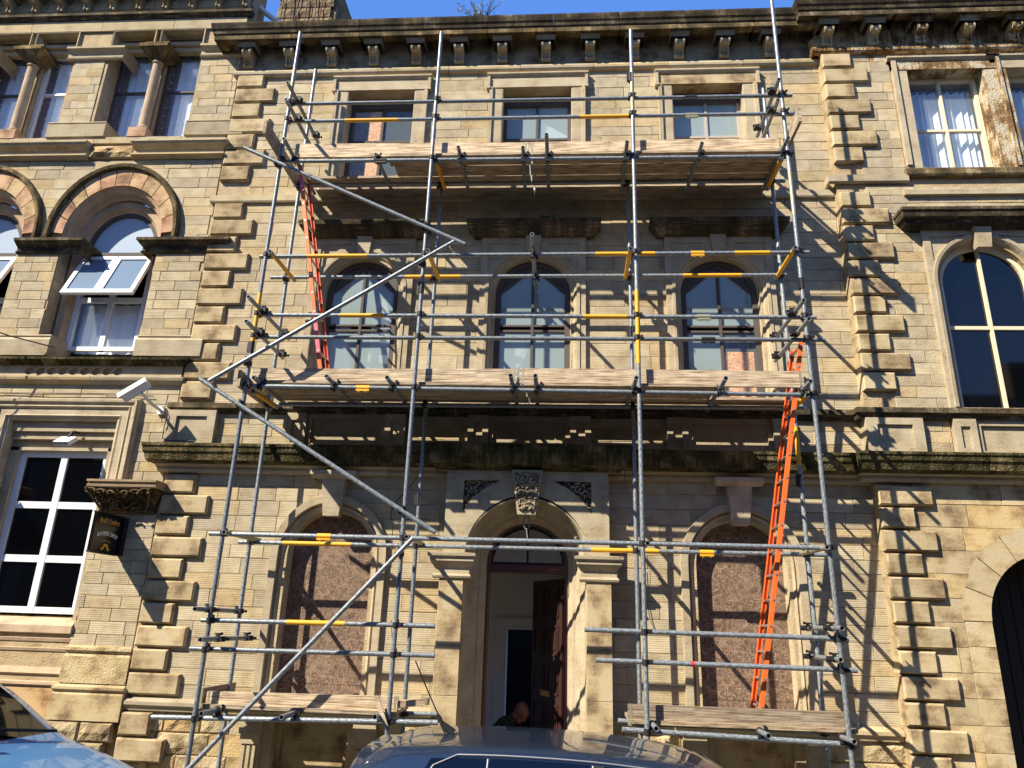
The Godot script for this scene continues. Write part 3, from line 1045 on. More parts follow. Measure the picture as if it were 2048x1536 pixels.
func doorway(B: Node3D) -> void:
	var c: float = GX[1]
	var D := sub("door_surround", B)
	var hole := arch(c, 0.70, GROUND - 0.02, 2.36, 0.69, 28)
	var st := mk(M.dressed)
	var slab_tone := ashlar_tone(1.02)
	tone = slab_tone
	var carved := []
	for s in [-1.0, 1.0]:
		carved.append(PackedVector2Array([Vector2(c + s * 0.745, 3.22), Vector2(c + s * 0.31, 3.225), Vector2(c + s * 0.5, 3.125), Vector2(c + s * 0.64, 3.01), Vector2(c + s * 0.75, 2.85)]))
	pierced(st, c - 0.95, c + 0.95, GROUND, 3.34, 0.17, [hole] + carved)
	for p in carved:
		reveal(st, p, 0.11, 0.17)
		tone = Color(0.16, 0.145, 0.12)  # recess backing coloured dark, painted shade to deepen the carving
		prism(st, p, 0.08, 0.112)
	for s in [[c - 0.95, -1], [c + 0.95, 1]]:
		var x: float = s[0]
		if s[1] < 0:
			quad(st, Vector3(x, GROUND, -0.02), Vector3(x, GROUND, 0.17), Vector3(x, 3.34, 0.17), Vector3(x, 3.34, -0.02))
		else:
			quad(st, Vector3(x, GROUND, 0.17), Vector3(x, GROUND, -0.02), Vector3(x, 3.34, -0.02), Vector3(x, 3.34, 0.17))
	put("arch_slab", st, D)
	st = mk(M.dressed)
	tone = ashlar_tone(0.98)
	sweep(st, arch(c, 0.49, GROUND + 0.1, 2.31, 0.485, 30), [[-0.02, -0.42], [0.0, -0.30], [0.02, -0.27], [0.045, -0.25], [0.06, -0.21], [0.085, -0.205], [0.10, -0.17], [0.13, -0.13], [0.135, -0.09], [0.185, -0.04], [0.19, 0.0], [0.20, 0.10], [0.214, 0.16], [0.23, 0.165]])
	put("arch_moulding", st, D)
	# pilasters and capitals
	for s in [-1.0, 1.0]:
		var x: float = c + s * 0.825
		st = mk(M.ashlar)
		tone = ashlar_tone(1.0)
		block(st, x - 0.137, x + 0.137, GROUND, 0.87, 0.1, 0.251, 0.004)
		block(st, x - 0.137, x + 0.137, 0.873, 1.38, 0.1, 0.25, 0.004)
		block(st, x - 0.137, x + 0.137, 1.383, 2.09, 0.1, 0.25, 0.004)
		put("pilaster", st, D)
		st = mk(M.dressed)
		tone = ashlar_tone(1.0)
		run(st, x - 0.137, x + 0.137, [[0.25, 2.085], [0.272, 2.095], [0.28, 2.115], [0.27, 2.135], [0.252, 2.14], [0.252, 2.20], [0.26, 2.215], [0.285, 2.24], [0.31, 2.27], [0.318, 2.275], [0.318, 2.315], [0.335, 2.322], [0.345, 2.33], [0.35, 2.36], [0.17, 2.385]], 0.75, 0.75, 0.17)
		put("capital", st, D)
		# carved spandrel
		st = mk(M.dressed)
		tone = ashlar_tone(0.92)
		carving(st, carved[0 if s < 0 else 1], 0.142, 0.020, 62)
		put("carved_spandrel", st, D)
	keystone(D, c, 2.82, 3.335, 0.105, 0.18, -0.3, 0.235, 0.25, false)
	st = mk(M.dressed)
	tone = ashlar_tone(0.9)
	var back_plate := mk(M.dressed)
	tone = Color(0.16, 0.145, 0.12)  # plate stands just proud; its dark colour paints shade behind the leaves
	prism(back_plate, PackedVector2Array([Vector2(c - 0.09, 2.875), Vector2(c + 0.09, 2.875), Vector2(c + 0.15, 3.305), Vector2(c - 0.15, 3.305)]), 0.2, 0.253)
	put("painted_shade_ground", back_plate, D)
	tone = ashlar_tone(0.95)
	carving(st, PackedVector2Array([Vector2(c - 0.085, 2.88), Vector2(c + 0.085, 2.88), Vector2(c + 0.145, 3.30), Vector2(c - 0.145, 3.30)]), 0.258, 0.021, 100)
	put("carved_leaves", st, D)
	# hood over the door
	st = mk(M.moss)
	tone = buff(0.72)
	run(st, c - 0.97, c + 0.97, [[0.17, 3.335], [0.185, 3.345], [0.20, 3.375], [0.24, 3.385], [0.30, 3.395], [0.315, 3.42], [0.325, 3.47], [0.345, 3.50], [0.355, 3.56], [0.37, 3.575], [0.37, 3.615], [0.28, 3.645], [0.0, 3.69]], 0.6, 0.6)
	put("hood_cornice", st, D)
	# threshold and frame
	st = mk(M.dressed)
	tone = ashlar_tone(0.8)
	block(st, c - 0.69, c + 0.69, GROUND + 0.05, GROUND + 0.28, -0.6, 0.32, 0.01)
	quad(st, Vector3(c - 0.69, GROUND + 0.28, 0.31), Vector3(c + 0.69, GROUND + 0.28, 0.31), Vector3(c + 0.69, GROUND + 0.28, -0.6), Vector3(c - 0.69, GROUND + 0.28, -0.6))
	put("door_step", st, D)
	st = mk(M.door_frame)
	tone = Color(1, 1, 1)
	sweep(st, arch(c, 0.455, -0.19, 2.33, 0.455, 24), [[-0.012, -0.40], [-0.012, -0.34], [0.005, -0.325], [0.04, -0.322]])
	box(st, c - 0.47, c + 0.47, 2.205, 2.30, -0.40, -0.325)
	box(st, c - 0.47, c + 0.47, 2.235, 2.262, -0.325, -0.308)
	put("door_frame", st, D)
	var fan := sub("fanlight", B)
	st = mk(M.lead)
	sweep(st, arch(c, 0.415, 2.31, 2.31, 0.415, 24), [[0.0, -0.38], [0.0, -0.345], [0.035, -0.34]])
	box(st, c - 0.44, c + 0.44, 2.30, 2.33, -0.38, -0.345)
	box(st, c - 0.012, c + 0.012, 2.30, 2.74, -0.378, -0.347)
	put("frame", st, fan)
	pane(fan, arch(c, 0.43, 2.31, 2.31, 0.43, 24), -0.365, M.glass)
	# hall behind
	var hall := sub("hall", B)
	st = mk(M.hall)
	var back := -2.0
	var inner := rect(c - 0.33, c + 0.9, -0.18, 1.555)
	pierced(st, c - 0.75, c + 1.0, -0.19, 3.2, back, [inner])
	quad(st, Vector3(c - 0.75, -0.19, -0.42), Vector3(c - 0.75, -0.19, back), Vector3(c - 0.75, 3.2, back), Vector3(c - 0.75, 3.2, -0.42))
	quad(st, Vector3(c + 1.0, -0.19, back), Vector3(c + 1.0, -0.19, -0.42), Vector3(c + 1.0, 3.2, -0.42), Vector3(c + 1.0, 3.2, back))
	quad(st, Vector3(c - 0.75, 3.2, back), Vector3(c + 1.0, 3.2, back), Vector3(c + 1.0, 3.2, -0.42), Vector3(c - 0.75, 3.2, -0.42))
	pierced(st, c - 0.75, c + 1.0, -0.19, 3.2, -0.42, [arch(c, 0.46, -0.2, 2.33, 0.46)])
	put("hall_wall", st, hall)
	st = mk(M.hall)
	sweep(st, PackedVector2Array([Vector2(c - 0.33, -0.18), Vector2(c - 0.33, 1.555), Vector2(c + 0.9, 1.555)]), [[0.0, back - 0.1], [0.0, back + 0.012], [0.012, back + 0.03], [0.03, back + 0.03], [0.035, back + 0.018], [0.10, back + 0.022], [0.105, back + 0.05], [0.13, back + 0.055], [0.165, back + 0.04], [0.17, back]])
	put("inner_architrave", st, hall)
	st = mk(M.flag)
	box(st, c - 0.75, c + 1.0, -0.25, -0.19, back - 1.5, -0.4)
	put("hall_floor", st, hall)
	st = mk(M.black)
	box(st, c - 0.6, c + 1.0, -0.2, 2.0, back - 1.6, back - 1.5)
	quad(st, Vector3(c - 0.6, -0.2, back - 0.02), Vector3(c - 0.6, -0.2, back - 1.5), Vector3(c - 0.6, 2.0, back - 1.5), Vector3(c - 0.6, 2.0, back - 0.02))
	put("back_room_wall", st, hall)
	# door leaf, swung in against the right
	var leaf := sub("door", B)
	var h := Vector3(0.03, -0.17, -0.46)
	var e := Vector3(-0.345, -0.17, -1.18)
	var dx := (e - h).normalized()
	var nz := dx.cross(Vector3.UP)          # towards the street
	if nz.x > 0: nz = -nz
	var wd := (e - h).length()
	var bs := Basis(dx, Vector3.UP, dx.cross(Vector3.UP))
	st = mk(M.door)
	tbox(st, Transform3D(bs, h + dx * wd * 0.5 + Vector3(0, 1.165, 0)), Vector3(wd, 2.33, 0.045))
	for r in 5:
		for q in 2:
			var pc := h + dx * wd * (0.27 + 0.46 * q) + Vector3(0, 0.30 + 0.44 * r, 0) + nz * 0.022
			var pw := wd * 0.33
			var ph := 0.33 if r != 2 else 0.30
			for b in [[0, ph * 0.5, pw, 0.025], [0, -ph * 0.5, pw, 0.025]]:
				tbox(st, Transform3D(bs, pc + Vector3(0, b[1], 0)), Vector3(b[2], b[3], 0.03))
			for b in [-0.5, 0.5]:
				tbox(st, Transform3D(bs, pc + dx * pw * b), Vector3(0.025, ph, 0.03))
			tbox(st, Transform3D(bs, pc), Vector3(pw * 0.62, ph * 0.66, 0.024))
	put("door_leaf", st, leaf)
	st = mk(M.gold)
	tbox(st, Transform3D(bs, h + dx * wd * 0.5 + Vector3(0, 1.02, 0) + nz * 0.03), Vector3(0.22, 0.06, 0.02))
	put("letter_plate", st, leaf)
	st = mk(M.paper)
	tbox(st, Transform3D(bs, h + dx * wd * 0.76 + Vector3(0, 0.56, 0) + nz * 0.045), Vector3(0.13, 0.12, 0.004))
	put("notice", st, leaf)

# ---------------------------------------------------------------- the ornate building on the left
const LX := [-6.335, -8.37]

func left_building() -> void:
	var B := thing("corner_building", "ornate Italianate stone building with polychrome arches and white plastic windows, left of the scaffolding", "building", Vector3(-7, GROUND, 0))
	var holes := []
	for c in LX:
		holes.append(rect(c - 0.71, c + 0.765, 8.26, 10.24))
		holes.append(arch(c, 0.70, 4.79, 6.64, 0.76))
	holes.append(rect(-7.135, -5.675, 1.40, 3.945))
	holes.append(rect(-9.2, -7.77, 1.40, 3.93))
	var wl := mk(M.mortar)
	tone = Color(0.47, 0.38, 0.24)
	pierced(wl, -9.9, -4.93, GROUND - 0.1, 11.4, -0.012, holes)
	pierced(wl, -9.9, -4.93, GROUND - 0.1, 11.4, -0.45, holes)
	for h in holes:
		reveal(wl, h, -0.42, -0.012)
	quad(wl, Vector3(-4.93, GROUND, -0.012), Vector3(-4.93, GROUND, -0.45), Vector3(-4.93, 11.4, -0.45), Vector3(-4.93, 11.4, -0.012))
	var wall := put("wall", wl, B)
	var big := []
	for c in LX:
		big.append(rect(c - 0.76, c + 0.80, 8.1, 10.28))
		big.append(arch(c, 0.96, 6.5, 6.78, 0.95))
		big.append(rect(c - 0.71, c + 0.71, 4.7, 6.6))
	big.append(rect(-7.40, -5.41, 1.0, 4.16))
	big.append(rect(-9.6, -7.50, 1.0, 4.16))
	var stones := []
	masonry(stones, -9.5, -4.93, 8.50, 9.70, 0.0, big, Vector2(0.13, 0.17), Vector2(0.26, 0.5), "split")
	masonry(stones, -9.5, -4.93, 6.34, 7.86, 0.0, big, Vector2(0.14, 0.17), Vector2(0.3, 0.6), "dressed")
	masonry(stones, -9.5, -4.93, 5.08, 6.34, 0.0, big, Vector2(0.135, 0.155), Vector2(0.3, 0.5), "tooled")
	masonry(stones, -9.5, -4.93, 4.16, 4.43, 0.0, big, Vector2(0.13, 0.14), Vector2(0.35, 0.6), "dressed")
	masonry(stones, -5.42, -4.93, 3.14, 4.16, 0.0, [], Vector2(0.12, 0.15), Vector2(0.22, 0.45), "split")
	masonry(stones, -5.70, -4.93, 1.22, 2.76, 0.0, [], Vector2(0.125, 0.145), Vector2(0.3, 0.5), "tooled")
	masonry(stones, -7.9, -7.12, 1.22, 2.76, 0.0, [], Vector2(0.125, 0.145), Vector2(0.3, 0.5), "tooled")
	masonry(stones, -9.5, -4.90, 10.68, 11.3, 0.0, [], Vector2(0.13, 0.17), Vector2(0.26, 0.5), "split")
	# stones on the reveals
	lay(stones, wall, 296)
	var rv := []
	for c in LX:
		rv.append([c - 0.71, 8.50, 9.68, "split", 0.15])
		rv.append([c - 0.70, 5.08, 6.34, "tooled", 0.144])
	rv.append([-7.12, 1.45, 3.2, "tooled", 0.135])
	for r in rv:
		var y: float = r[1]
		var odd := false
		while y < r[2] - 0.05:
			var st := mk(M[r[3]])
			tone = buff(0.95)
			var zs := [0.0, -0.22, -0.40] if odd else [0.0, -0.12, -0.40]
			for k in 2:
				var a: float = zs[k] - 0.004
				var b: float = zs[k + 1] + 0.004
				quad(st, Vector3(r[0] + 0.008, y + 0.003, a), Vector3(r[0] + 0.008, y + 0.003, b), Vector3(r[0] + 0.008, y + r[4] - 0.004, b), Vector3(r[0] + 0.008, y + r[4] - 0.004, a))
				tone = buff(0.95)
			put("reveal_stone", st, wall)
			odd = not odd
			y += r[4]
	# corbel table and top bands
	course("frieze_stone", B, M.dressed, -9.6, -4.94, [[0.0, 10.24], [0.02, 10.245], [0.025, 10.44], [0.0, 10.45]], 0, 0, 1.3)
	course("string_stone", B, M.soot, -9.6, -4.90, [[0.0, 10.44], [0.04, 10.45], [0.06, 10.48], [0.09, 10.50], [0.09, 10.545], [0.0, 10.57]], 0, 0.4, 1.1, -0.02, 0.6)
	for k in 11:
		console_bracket(B, -4.985 - 0.43 * k, 10.83, 0.23, 0.09, 0.0, 0.2, M.dressed)
	course("cornice_stone", B, M.soot, -9.6, -4.94, [[0.0, 10.94], [0.25, 10.94], [0.30, 11.0], [0.36, 11.1], [0.36, 11.2], [0.0, 11.28]], 0, 0, 1.1)
	# string under the top windows, partly rotted away
	for seg in [[-9.6, -6.95, 0], [-6.28, -4.96, 1]]:
		course("string_stone", B, M.dressed, seg[0], seg[1], [[0.0, 7.865], [0.03, 7.87], [0.045, 7.885], [0.09, 7.90], [0.09, 7.925], [0.0, 7.945]], 0, 0.7 if seg[2] else 0.0, 1.1)
		course("string_stone", B, M.dressed, seg[0], seg[1], [[0.0, 7.94], [0.03, 7.945], [0.03, 8.02], [0.05, 8.03], [0.09, 8.055], [0.12, 8.06], [0.13, 8.085], [0.145, 8.09], [0.145, 8.12], [0.0, 8.15]], 0, 0.7 if seg[2] else 0.0, 0.9)
	var st := mk(M.rock)
	tone = Color(0.45, 0.35, 0.22)
	block(st, -6.95, -6.28, 7.88, 8.10, -0.03, 0.035, 0.02, 0.05)
	put("decayed_string_stone", st, B)
	course("sill_stone", B, M.dressed, -9.6, -4.94, [[0.0, 8.14], [0.02, 8.15], [0.02, 8.255], [-0.02, 8.27]], 0, 0, 0.7)
	course("string_stone", B, M.moss, -9.6, -4.96, [[0.0, 4.665], [0.06, 4.67], [0.085, 4.69], [0.12, 4.70], [0.145, 4.72], [0.15, 4.75], [0.0, 4.79]], 0, 0.8, 1.0, -0.02, 0.6)
	course("string_stone", B, M.dressed, -9.6, -4.96, [[0.0, 4.415], [0.03, 4.42], [0.05, 4.44], [0.075, 4.46], [0.085, 4.49], [0.085, 4.505], [0.03, 4.52]], 0, 0.8, 1.2)
	# frieze with sunk roundels
	var rounds := []
	for k in 9:
		var ring := PackedVector2Array()
		for j in 16:
			ring.append(Vector2(-5.80 - 0.152 * k + 0.064 * cos(TAU * j / 16), 4.593 + 0.055 * sin(TAU * j / 16)))
		rounds.append(ring)
	st = mk(M.dressed)
	tone = ashlar_tone()
	pierced(st, -9.6, -4.93, 4.52, 4.668, 0.03, rounds)
	for r in rounds:
		reveal(st, r, -0.03, 0.03)
		prism(st, r, -0.05, -0.028)
	put("roundel_frieze", st, B)
	for c in LX:
		top_pair(B, c)
		arch_window(B, c)
	for x in [[-7.70, -7.05], [-5.57, -4.94], [-9.6, -9.08]]:
		for b in [[[0.0, 9.68], [0.035, 9.69], [0.045, 9.71], [0.02, 9.725], [0.02, 9.80], [0.035, 9.815], [0.06, 9.845], [0.085, 9.855], [0.085, 9.89], [0.0, 9.905]], [[0.0, 8.25], [0.045, 8.26], [0.05, 8.47], [0.03, 8.49], [0.045, 8.50], [0.04, 8.52], [0.0, 8.535]]]:
			st = mk(M.dressed)
			tone = buff(0.88)
			run(st, x[0], x[1], b, 0.0, 0.6, -0.38)
			put("pier_band", st, B)
	for x in [[-7.66, -7.035], [-5.63, -4.94], [-9.6, -9.07]]:
		st = mk(M.soot)
		tone = buff(0.55)
		run(st, x[0], x[1], [[0.0, 6.33], [0.03, 6.335], [0.045, 6.355], [0.02, 6.37], [0.02, 6.42], [0.05, 6.44], [0.09, 6.465], [0.10, 6.48], [0.125, 6.485], [0.125, 6.525], [0.0, 6.545]], 0.5 if x[0] > -5.7 else 0.0, 0.75, -0.38)
		put("impost_capital", st, B)
		st = mk(M.dressed)
		tone = ashlar_tone(0.9)
		run(st, x[0] + 0.01, x[1], [[0.0, 4.79], [0.07, 4.80], [0.075, 5.02], [0.03, 5.07], [0.045, 5.085], [0.04, 5.105], [0.0, 5.115]], 0.0, 0.5, -0.38)
		put("pier_base", st, B)
	for c in [-6.405, -8.485]:
		shop_window(B, c)
	# pier bases at street level
	for x in [-4.94, -7.14]:
		var x0: float = x - 0.74
		st = mk(M.rock)
		tone = Color(0.48, 0.42, 0.29)
		run(st, x0, x, [[0.0, 0.83], [0.05, 0.835], [0.05, 1.12], [0.02, 1.15], [0.035, 1.17], [0.055, 1.185], [0.055, 1.215], [0.0, 1.235]], 0.4, 0.4)
		put("pedestal", st, B)
		st = mk(M.ashlar)
		tone = Color(0.46, 0.40, 0.28)
		run(st, x0 - 0.01, x + 0.02, [[0.0, 0.45], [0.10, 0.455], [0.10, 0.72], [0.08, 0.745], [0.09, 0.76], [0.11, 0.775], [0.11, 0.80], [0.05, 0.82], [0.0, 0.835]], 0.3, 0.3)
		put("pedestal_plinth", st, B)
		for r in 4:
			for q in 2:
				st = mk(M.rock)
				tone = buff(0.8)
				var sx := x0 - 0.03 + 0.39 * q + (0.0 if r % 2 == 0 else -0.08)
				block(st, sx, sx + 0.38, 0.245 - 0.21 * r, 0.445 - 0.21 * r, -0.02, 0.10, 0.02, 0.045)
				put("footing_stone", st, B)
		leaf_capital(B, x - 0.39, x0 - 0.02, x + 0.06)
	# tall chimney stack over the party wall and its drain
	st = mk(M.rock)
	tone = Color(0.26, 0.21, 0.15)
	for r in 9:
		for q in 3:
			tone = Color(0.26, 0.21, 0.15) * rng.randf_range(0.7, 1.1)
			block(st, -4.90 + 0.31 * q + (0.05 if r % 2 else 0.0), -4.594 + 0.31 * q + (0.05 if r % 2 else 0.0), 9.9 + 0.22 * r, 10.115 + 0.22 * r, -1.4, -0.78, 0.012, 0.02)
	box(st, -4.90, -3.90, 9.8, 12.0, -1.6, -0.83)
	put("chimney_stack", st, B)
	st = mk(M.lead)
	for k in 7:
		var a := -4.80 + 0.14 * k
		cord(st, [Vector3(a, 11.8, -0.74), Vector3(a + 0.05 * sin(k * 2.1), 10.9, -0.735), Vector3(a + 0.06, 10.2, -0.73)], 0.009, 5)
	put("wire_netting", st, B)
	st = mk(M.white)
	cord(st, [Vector3(-5.02, 11.6, -0.35), Vector3(-5.02, 11.05, -0.32), Vector3(-4.9, 10.9, -0.3), Vector3(-4.62, 10.66, -0.3), Vector3(-4.3, 10.5, -0.4)], 0.045, 10)
	put("drain_pipe", st, B)

func top_pair(B: Node3D, c: float) -> void:
	var g := sub("window_pair", B)
	# moulded lintel frames over each light
	for s in [-1.0, 1.0]:
		var x0: float = c - 0.71 if s < 0 else c + 0.06
		var x1: float = c - 0.02 if s < 0 else c + 0.765
		var st := mk(M.dressed)
		tone = buff(0.92)
		sweep(st, PackedVector2Array([Vector2(x0 + 0.05, 9.90), Vector2(x0 + 0.05, 10.19), Vector2(x1 - 0.05, 10.19), Vector2(x1 - 0.05, 9.90)]), [[-0.02, -0.26], [0.0, -0.2], [0.0, -0.14], [0.018, -0.12], [0.018, -0.05], [0.03, -0.03], [0.034, 0.02], [0.055, 0.03], [0.055, -0.02]])
		box(st, x0 + 0.03, x1 - 0.03, 9.98, 10.05, -0.26, -0.16)
		box(st, x0 + 0.03, x1 - 0.03, 10.06, 10.12, -0.26, -0.11)
		put("lintel_moulding", st, g)
	# colonnette between the lights
	var cx := c + 0.03
	var st := mk(M.dressed)
	tone = Color(0.48, 0.38, 0.27)
	lathe(st, Vector3(cx, 0, -0.1), [[0.10, 8.42], [0.105, 8.44], [0.085, 8.465], [0.09, 8.48], [0.078, 8.50], [0.072, 8.52], [0.066, 9.66], [0.085, 9.67], [0.085, 9.69], [0.07, 9.70]], 18)
	put("column_shaft", st, g)
	st = mk(M.soot)
	tone = buff(0.9)
	var prev := 0.075
	var yy := 9.70
	for q in [[0.10, 9.74], [0.15, 9.80], [0.20, 9.86]]:
		for k in 4:
			var b := Basis(Vector3.UP, PI * 0.5 * k)
			quad(st, Vector3(cx, yy, -0.1) + b * Vector3(-prev, 0, prev), Vector3(cx, yy, -0.1) + b * Vector3(prev, 0, prev), Vector3(cx, q[1], -0.1) + b * Vector3(q[0], 0, q[0]), Vector3(cx, q[1], -0.1) + b * Vector3(-q[0], 0, q[0]))
		prev = q[0]; yy = q[1]
	box(st, cx - 0.225, cx + 0.225, 9.86, 9.92, -0.33, 0.10)
	box(st, cx - 0.19, cx + 0.19, 9.92, 10.0, -0.33, 0.03)
	put("column_capital", st, g)
	st = mk(M.ashlar)
	tone = Color(0.48, 0.35, 0.27)
	box(st, cx - 0.14, cx + 0.14, 8.26, 8.42, -0.26, 0.03)
	put("column_base", st, g)
	st = mk(M.dressed)
	tone = buff(0.8)
	box(st, cx - 0.05, cx + 0.05, 8.3, 9.95, -0.38, -0.2)
	put("mullion", st, g)
	# lights: plum curtains and strings of beads inside
	for s in [-1.0, 1.0]:
		var x0: float = c - 0.73 if s < 0 else cx + 0.055
		var x1: float = cx - 0.055 if s < 0 else c + 0.785
		var white: bool = c < -8 and s > 0
		var w := light(B, [x0, x1], [8.28, 9.30, 10.05], -0.3, 0.03, M.upvc if white else M.grey_wood, M.glass, 0.06 if white else 0.045)
		room(w, x0 - 0.2, x1 + 0.2, 8.0, 10.4, -0.36, 1.0, M.dark_room)
		curtain(w, x0 + 0.03, x0 + 0.17, 8.30, 10.0, -0.345, 2, M.purple, 0.012)
		curtain(w, x0 + 0.15, x1 - 0.03, 8.30, 9.95, -0.365, 4, M.net, 0.006)
		st = mk(M.bead)
		tone = Color(1, 1, 1)
		for k in 6:
			var bx := x0 + 0.07 + k * (x1 - x0 - 0.14) / 5.0
			for j in 13:
				if rng.randf() < 0.75:
					lump(st, Vector3(bx + rng.randf_range(-0.008, 0.008), 8.38 + 0.125 * j + rng.randf() * 0.05, -0.325), Vector3.ONE * rng.randf_range(0.006, 0.011))
		put("bead_string", st, w)

func arch_window(B: Node3D, c: float) -> void:
	var g := sub("arch_window_surround", B)
	# voussoirs, alternating pink and buff
	var n := 11
	for k in n:
		var a0 := PI - PI * k / n
		var a1 := PI - PI * (k + 1) / n
		var poly := PackedVector2Array()
		for j in 4:
			var a := a0 + (a1 - a0) * j / 3.0 + (0.008 if j == 0 else (-0.008 if j == 3 else 0.0)) * -1.0
			poly.append(Vector2(c + 0.72 * cos(a), 6.64 + 0.78 * sin(a)))
		for j in 4:
			var a := a1 + (a0 - a1) * j / 3.0 + (0.008 if j == 0 else (-0.008 if j == 3 else 0.0))
			poly.append(Vector2(c + 0.885 * cos(a), 6.66 + 1.02 * sin(a)))
		var st := mk(M.ashlar)
		var s := rng.randf_range(0.88, 1.05)
		tone = [Color(0.52, 0.355, 0.275), Color(0.53, 0.43, 0.30), Color(0.54, 0.39, 0.29)][[0, 2, 1, 2, 0, 2, 2, 1, 2, 1, 0][k]] * s
		prism(st, poly, -0.05, 0.025)
		put("voussoir", st, g)
	var st := mk(M.soot)
	tone = buff(0.85)
	sweep(st, arch(c, 0.885, 6.56, 6.66, 1.02, 30), [[0.0, -0.02], [0.0, 0.04], [0.02, 0.05], [0.025, 0.075], [0.07, 0.085], [0.085, 0.07], [0.09, -0.02]])
	put("hood_mould", st, g)
	st = mk(M.dressed)
	tone = Color(0.53, 0.40, 0.29)
	sweep(st, arch(c, 0.64, 6.54, 6.62, 0.70, 26), [[-0.02, -0.2], [0.0, -0.14], [0.03, -0.12], [0.035, -0.06], [0.05, -0.03], [0.08, 0.0], [0.085, 0.02]])
	sweep(st, arch(c, 0.52, 5.0, 6.55, 0.59, 26), [[-0.02, -0.36], [0.0, -0.28], [0.03, -0.25], [0.05, -0.2], [0.14, -0.19]])
	put("inner_moulding", st, g)
	# fixed arched head light, casements hung open below it, two lower lights
	var z := -0.31
	var w := light(B, [c - 0.515, c, c + 0.515], [5.0, 5.76, 6.43], z, 0.075, M.upvc, M.glass, 0.06)
	w.get_child(1).queue_free()
	w.get_child(3).queue_free()
	w.remove_child(w.get_child(4))
	w.remove_child(w.get_child(2))
	pane(w, rect(c - 0.5, c, 5.03, 5.74), z, M.glass)
	pane(w, rect(c, c + 0.5, 5.03, 5.74), z, M.glass)
	st = mk(M.grey_wood)
	tone = Color(1, 1, 1)
	sweep(st, arch(c, 0.47, 6.48, 6.54, 0.55, 24), [[0.0, z - 0.02], [0.0, z + 0.03], [0.06, z + 0.035]])
	box(st, c - 0.51, c + 0.51, 6.42, 6.50, z - 0.02, z + 0.04)
	put("arched_frame", st, w)
	pane(w, arch(c, 0.48, 6.48, 6.54, 0.56, 24), z, M.frosted, "frosted_pane")
	room(w, c - 0.7, c + 0.7, 4.8, 7.3, z - 0.06, 1.2, M.dark_room)
	curtain(w, c - 0.49, c + 0.49, 5.0, 5.74, z - 0.12, 5, M.net, 0.01)
	st = mk(M.room)
	reveal(st, arch(c, 0.5, 4.95, 6.55, 0.57), z - 0.07, z - 0.03)
	put("lining", st, w)
	for s in [-1.0, 1.0]:
		var hinge := Vector3(c + s * 0.26, 6.41, z + 0.05)
		var t := Transform3D(Basis(Vector3.RIGHT, -deg_to_rad(23)), hinge)
		st = mk(M.upvc)
		for b in [[Vector3(0, -0.03, 0), Vector3(0.505, 0.06, 0.05)], [Vector3(0, -0.73, 0), Vector3(0.505, 0.065, 0.05)], [Vector3(-0.225, -0.38, 0), Vector3(0.055, 0.66, 0.046)], [Vector3(0.225, -0.38, 0), Vector3(0.055, 0.66, 0.046)]]:
			tbox(st, Transform3D(t.basis, t * b[0]), b[1])
		put("open_sash", st, w)
		st = mk(M.sash_glass)
		tbox(st, Transform3D(t.basis, t * Vector3(0, -0.38, 0)), Vector3(0.40, 0.64, 0.012))
		put("sash_pane", st, w)

func shop_window(B: Node3D, c: float) -> void:
	var g := sub("window_surround", B)
	var st := mk(M.dressed)
	tone = ashlar_tone(1.0)
	var path := PackedVector2Array([Vector2(c - 0.715, 3.14), Vector2(c - 0.715, 3.93), Vector2(c + 0.715, 3.93), Vector2(c + 0.715, 3.14)])
	sweep(st, path, [[0.0, -0.22], [0.0, -0.01], [0.015, 0.01], [0.04, 0.02], [0.055, 0.04], [0.075, 0.03], [0.08, 0.03], [0.15, 0.03], [0.16, 0.05], [0.175, 0.06], [0.19, 0.045], [0.22, 0.05], [0.235, 0.075], [0.265, 0.078], [0.27, 0.055], [0.285, 0.05], [0.29, -0.02]])
	put("architrave", st, g)
	st = mk(M.dressed)
	tone = ashlar_tone(0.95)
	for b in [[3.80, 3.925, -0.06], [3.72, 3.80, -0.10], [3.70, 3.72, -0.08], [3.60, 3.70, -0.15], [3.56, 3.60, -0.12]]:
		box(st, c - 0.71, c + 0.71, b[0], b[1], -0.4, b[2])
	put("stepped_lintel", st, g)
	for s in [-1.0, 1.0]:
		st = mk(M.dressed)
		tone = ashlar_tone(0.95)
		var x0: float = c - 0.712 if s < 0 else c + 0.60
		box(st, x0, x0 + 0.112, 1.45, 3.6, -0.4, -0.12)
		put("inner_jamb", st, g)
	var w := light(B, [c - 0.60, c, c + 0.60], [1.57, 2.21, 2.87, 3.56], -0.21, 0.085, M.upvc, M.dark_glass, 0.075)
	room(w, c - 0.6, c + 0.6, 1.5, 3.6, -0.3, 0.3, M.black)
	# stepped sill and panel below
	st = mk(M.dressed)
	tone = Color(0.54, 0.42, 0.30)
	run(st, c - 0.71, c + 0.71, [[-0.1, 0.78], [0.0, 0.79], [0.02, 0.80], [0.02, 0.83], [-0.02, 0.84], [-0.02, 0.90], [0.0, 0.905], [0.015, 0.92], [-0.02, 1.01], [-0.05, 1.02], [-0.03, 1.05], [-0.03, 1.15], [0.0, 1.16], [0.01, 1.19], [-0.04, 1.20], [-0.03, 1.25], [0.0, 1.265], [0.01, 1.30], [-0.03, 1.31], [-0.02, 1.345], [0.03, 1.36], [0.03, 1.44], [0.01, 1.455], [-0.12, 1.50], [-0.3, 1.56]])
	put("panelled_apron", st, g)
	st = mk(M.ashlar)
	tone = Color(0.5, 0.37, 0.23)
	block(st, c - 0.71, c - 0.01, GROUND, 0.775, -0.3, -0.005, 0.01)
	block(st, c + 0.0, c + 0.71, GROUND, 0.775, -0.3, -0.005, 0.01)
	put("base_stone", st, g)

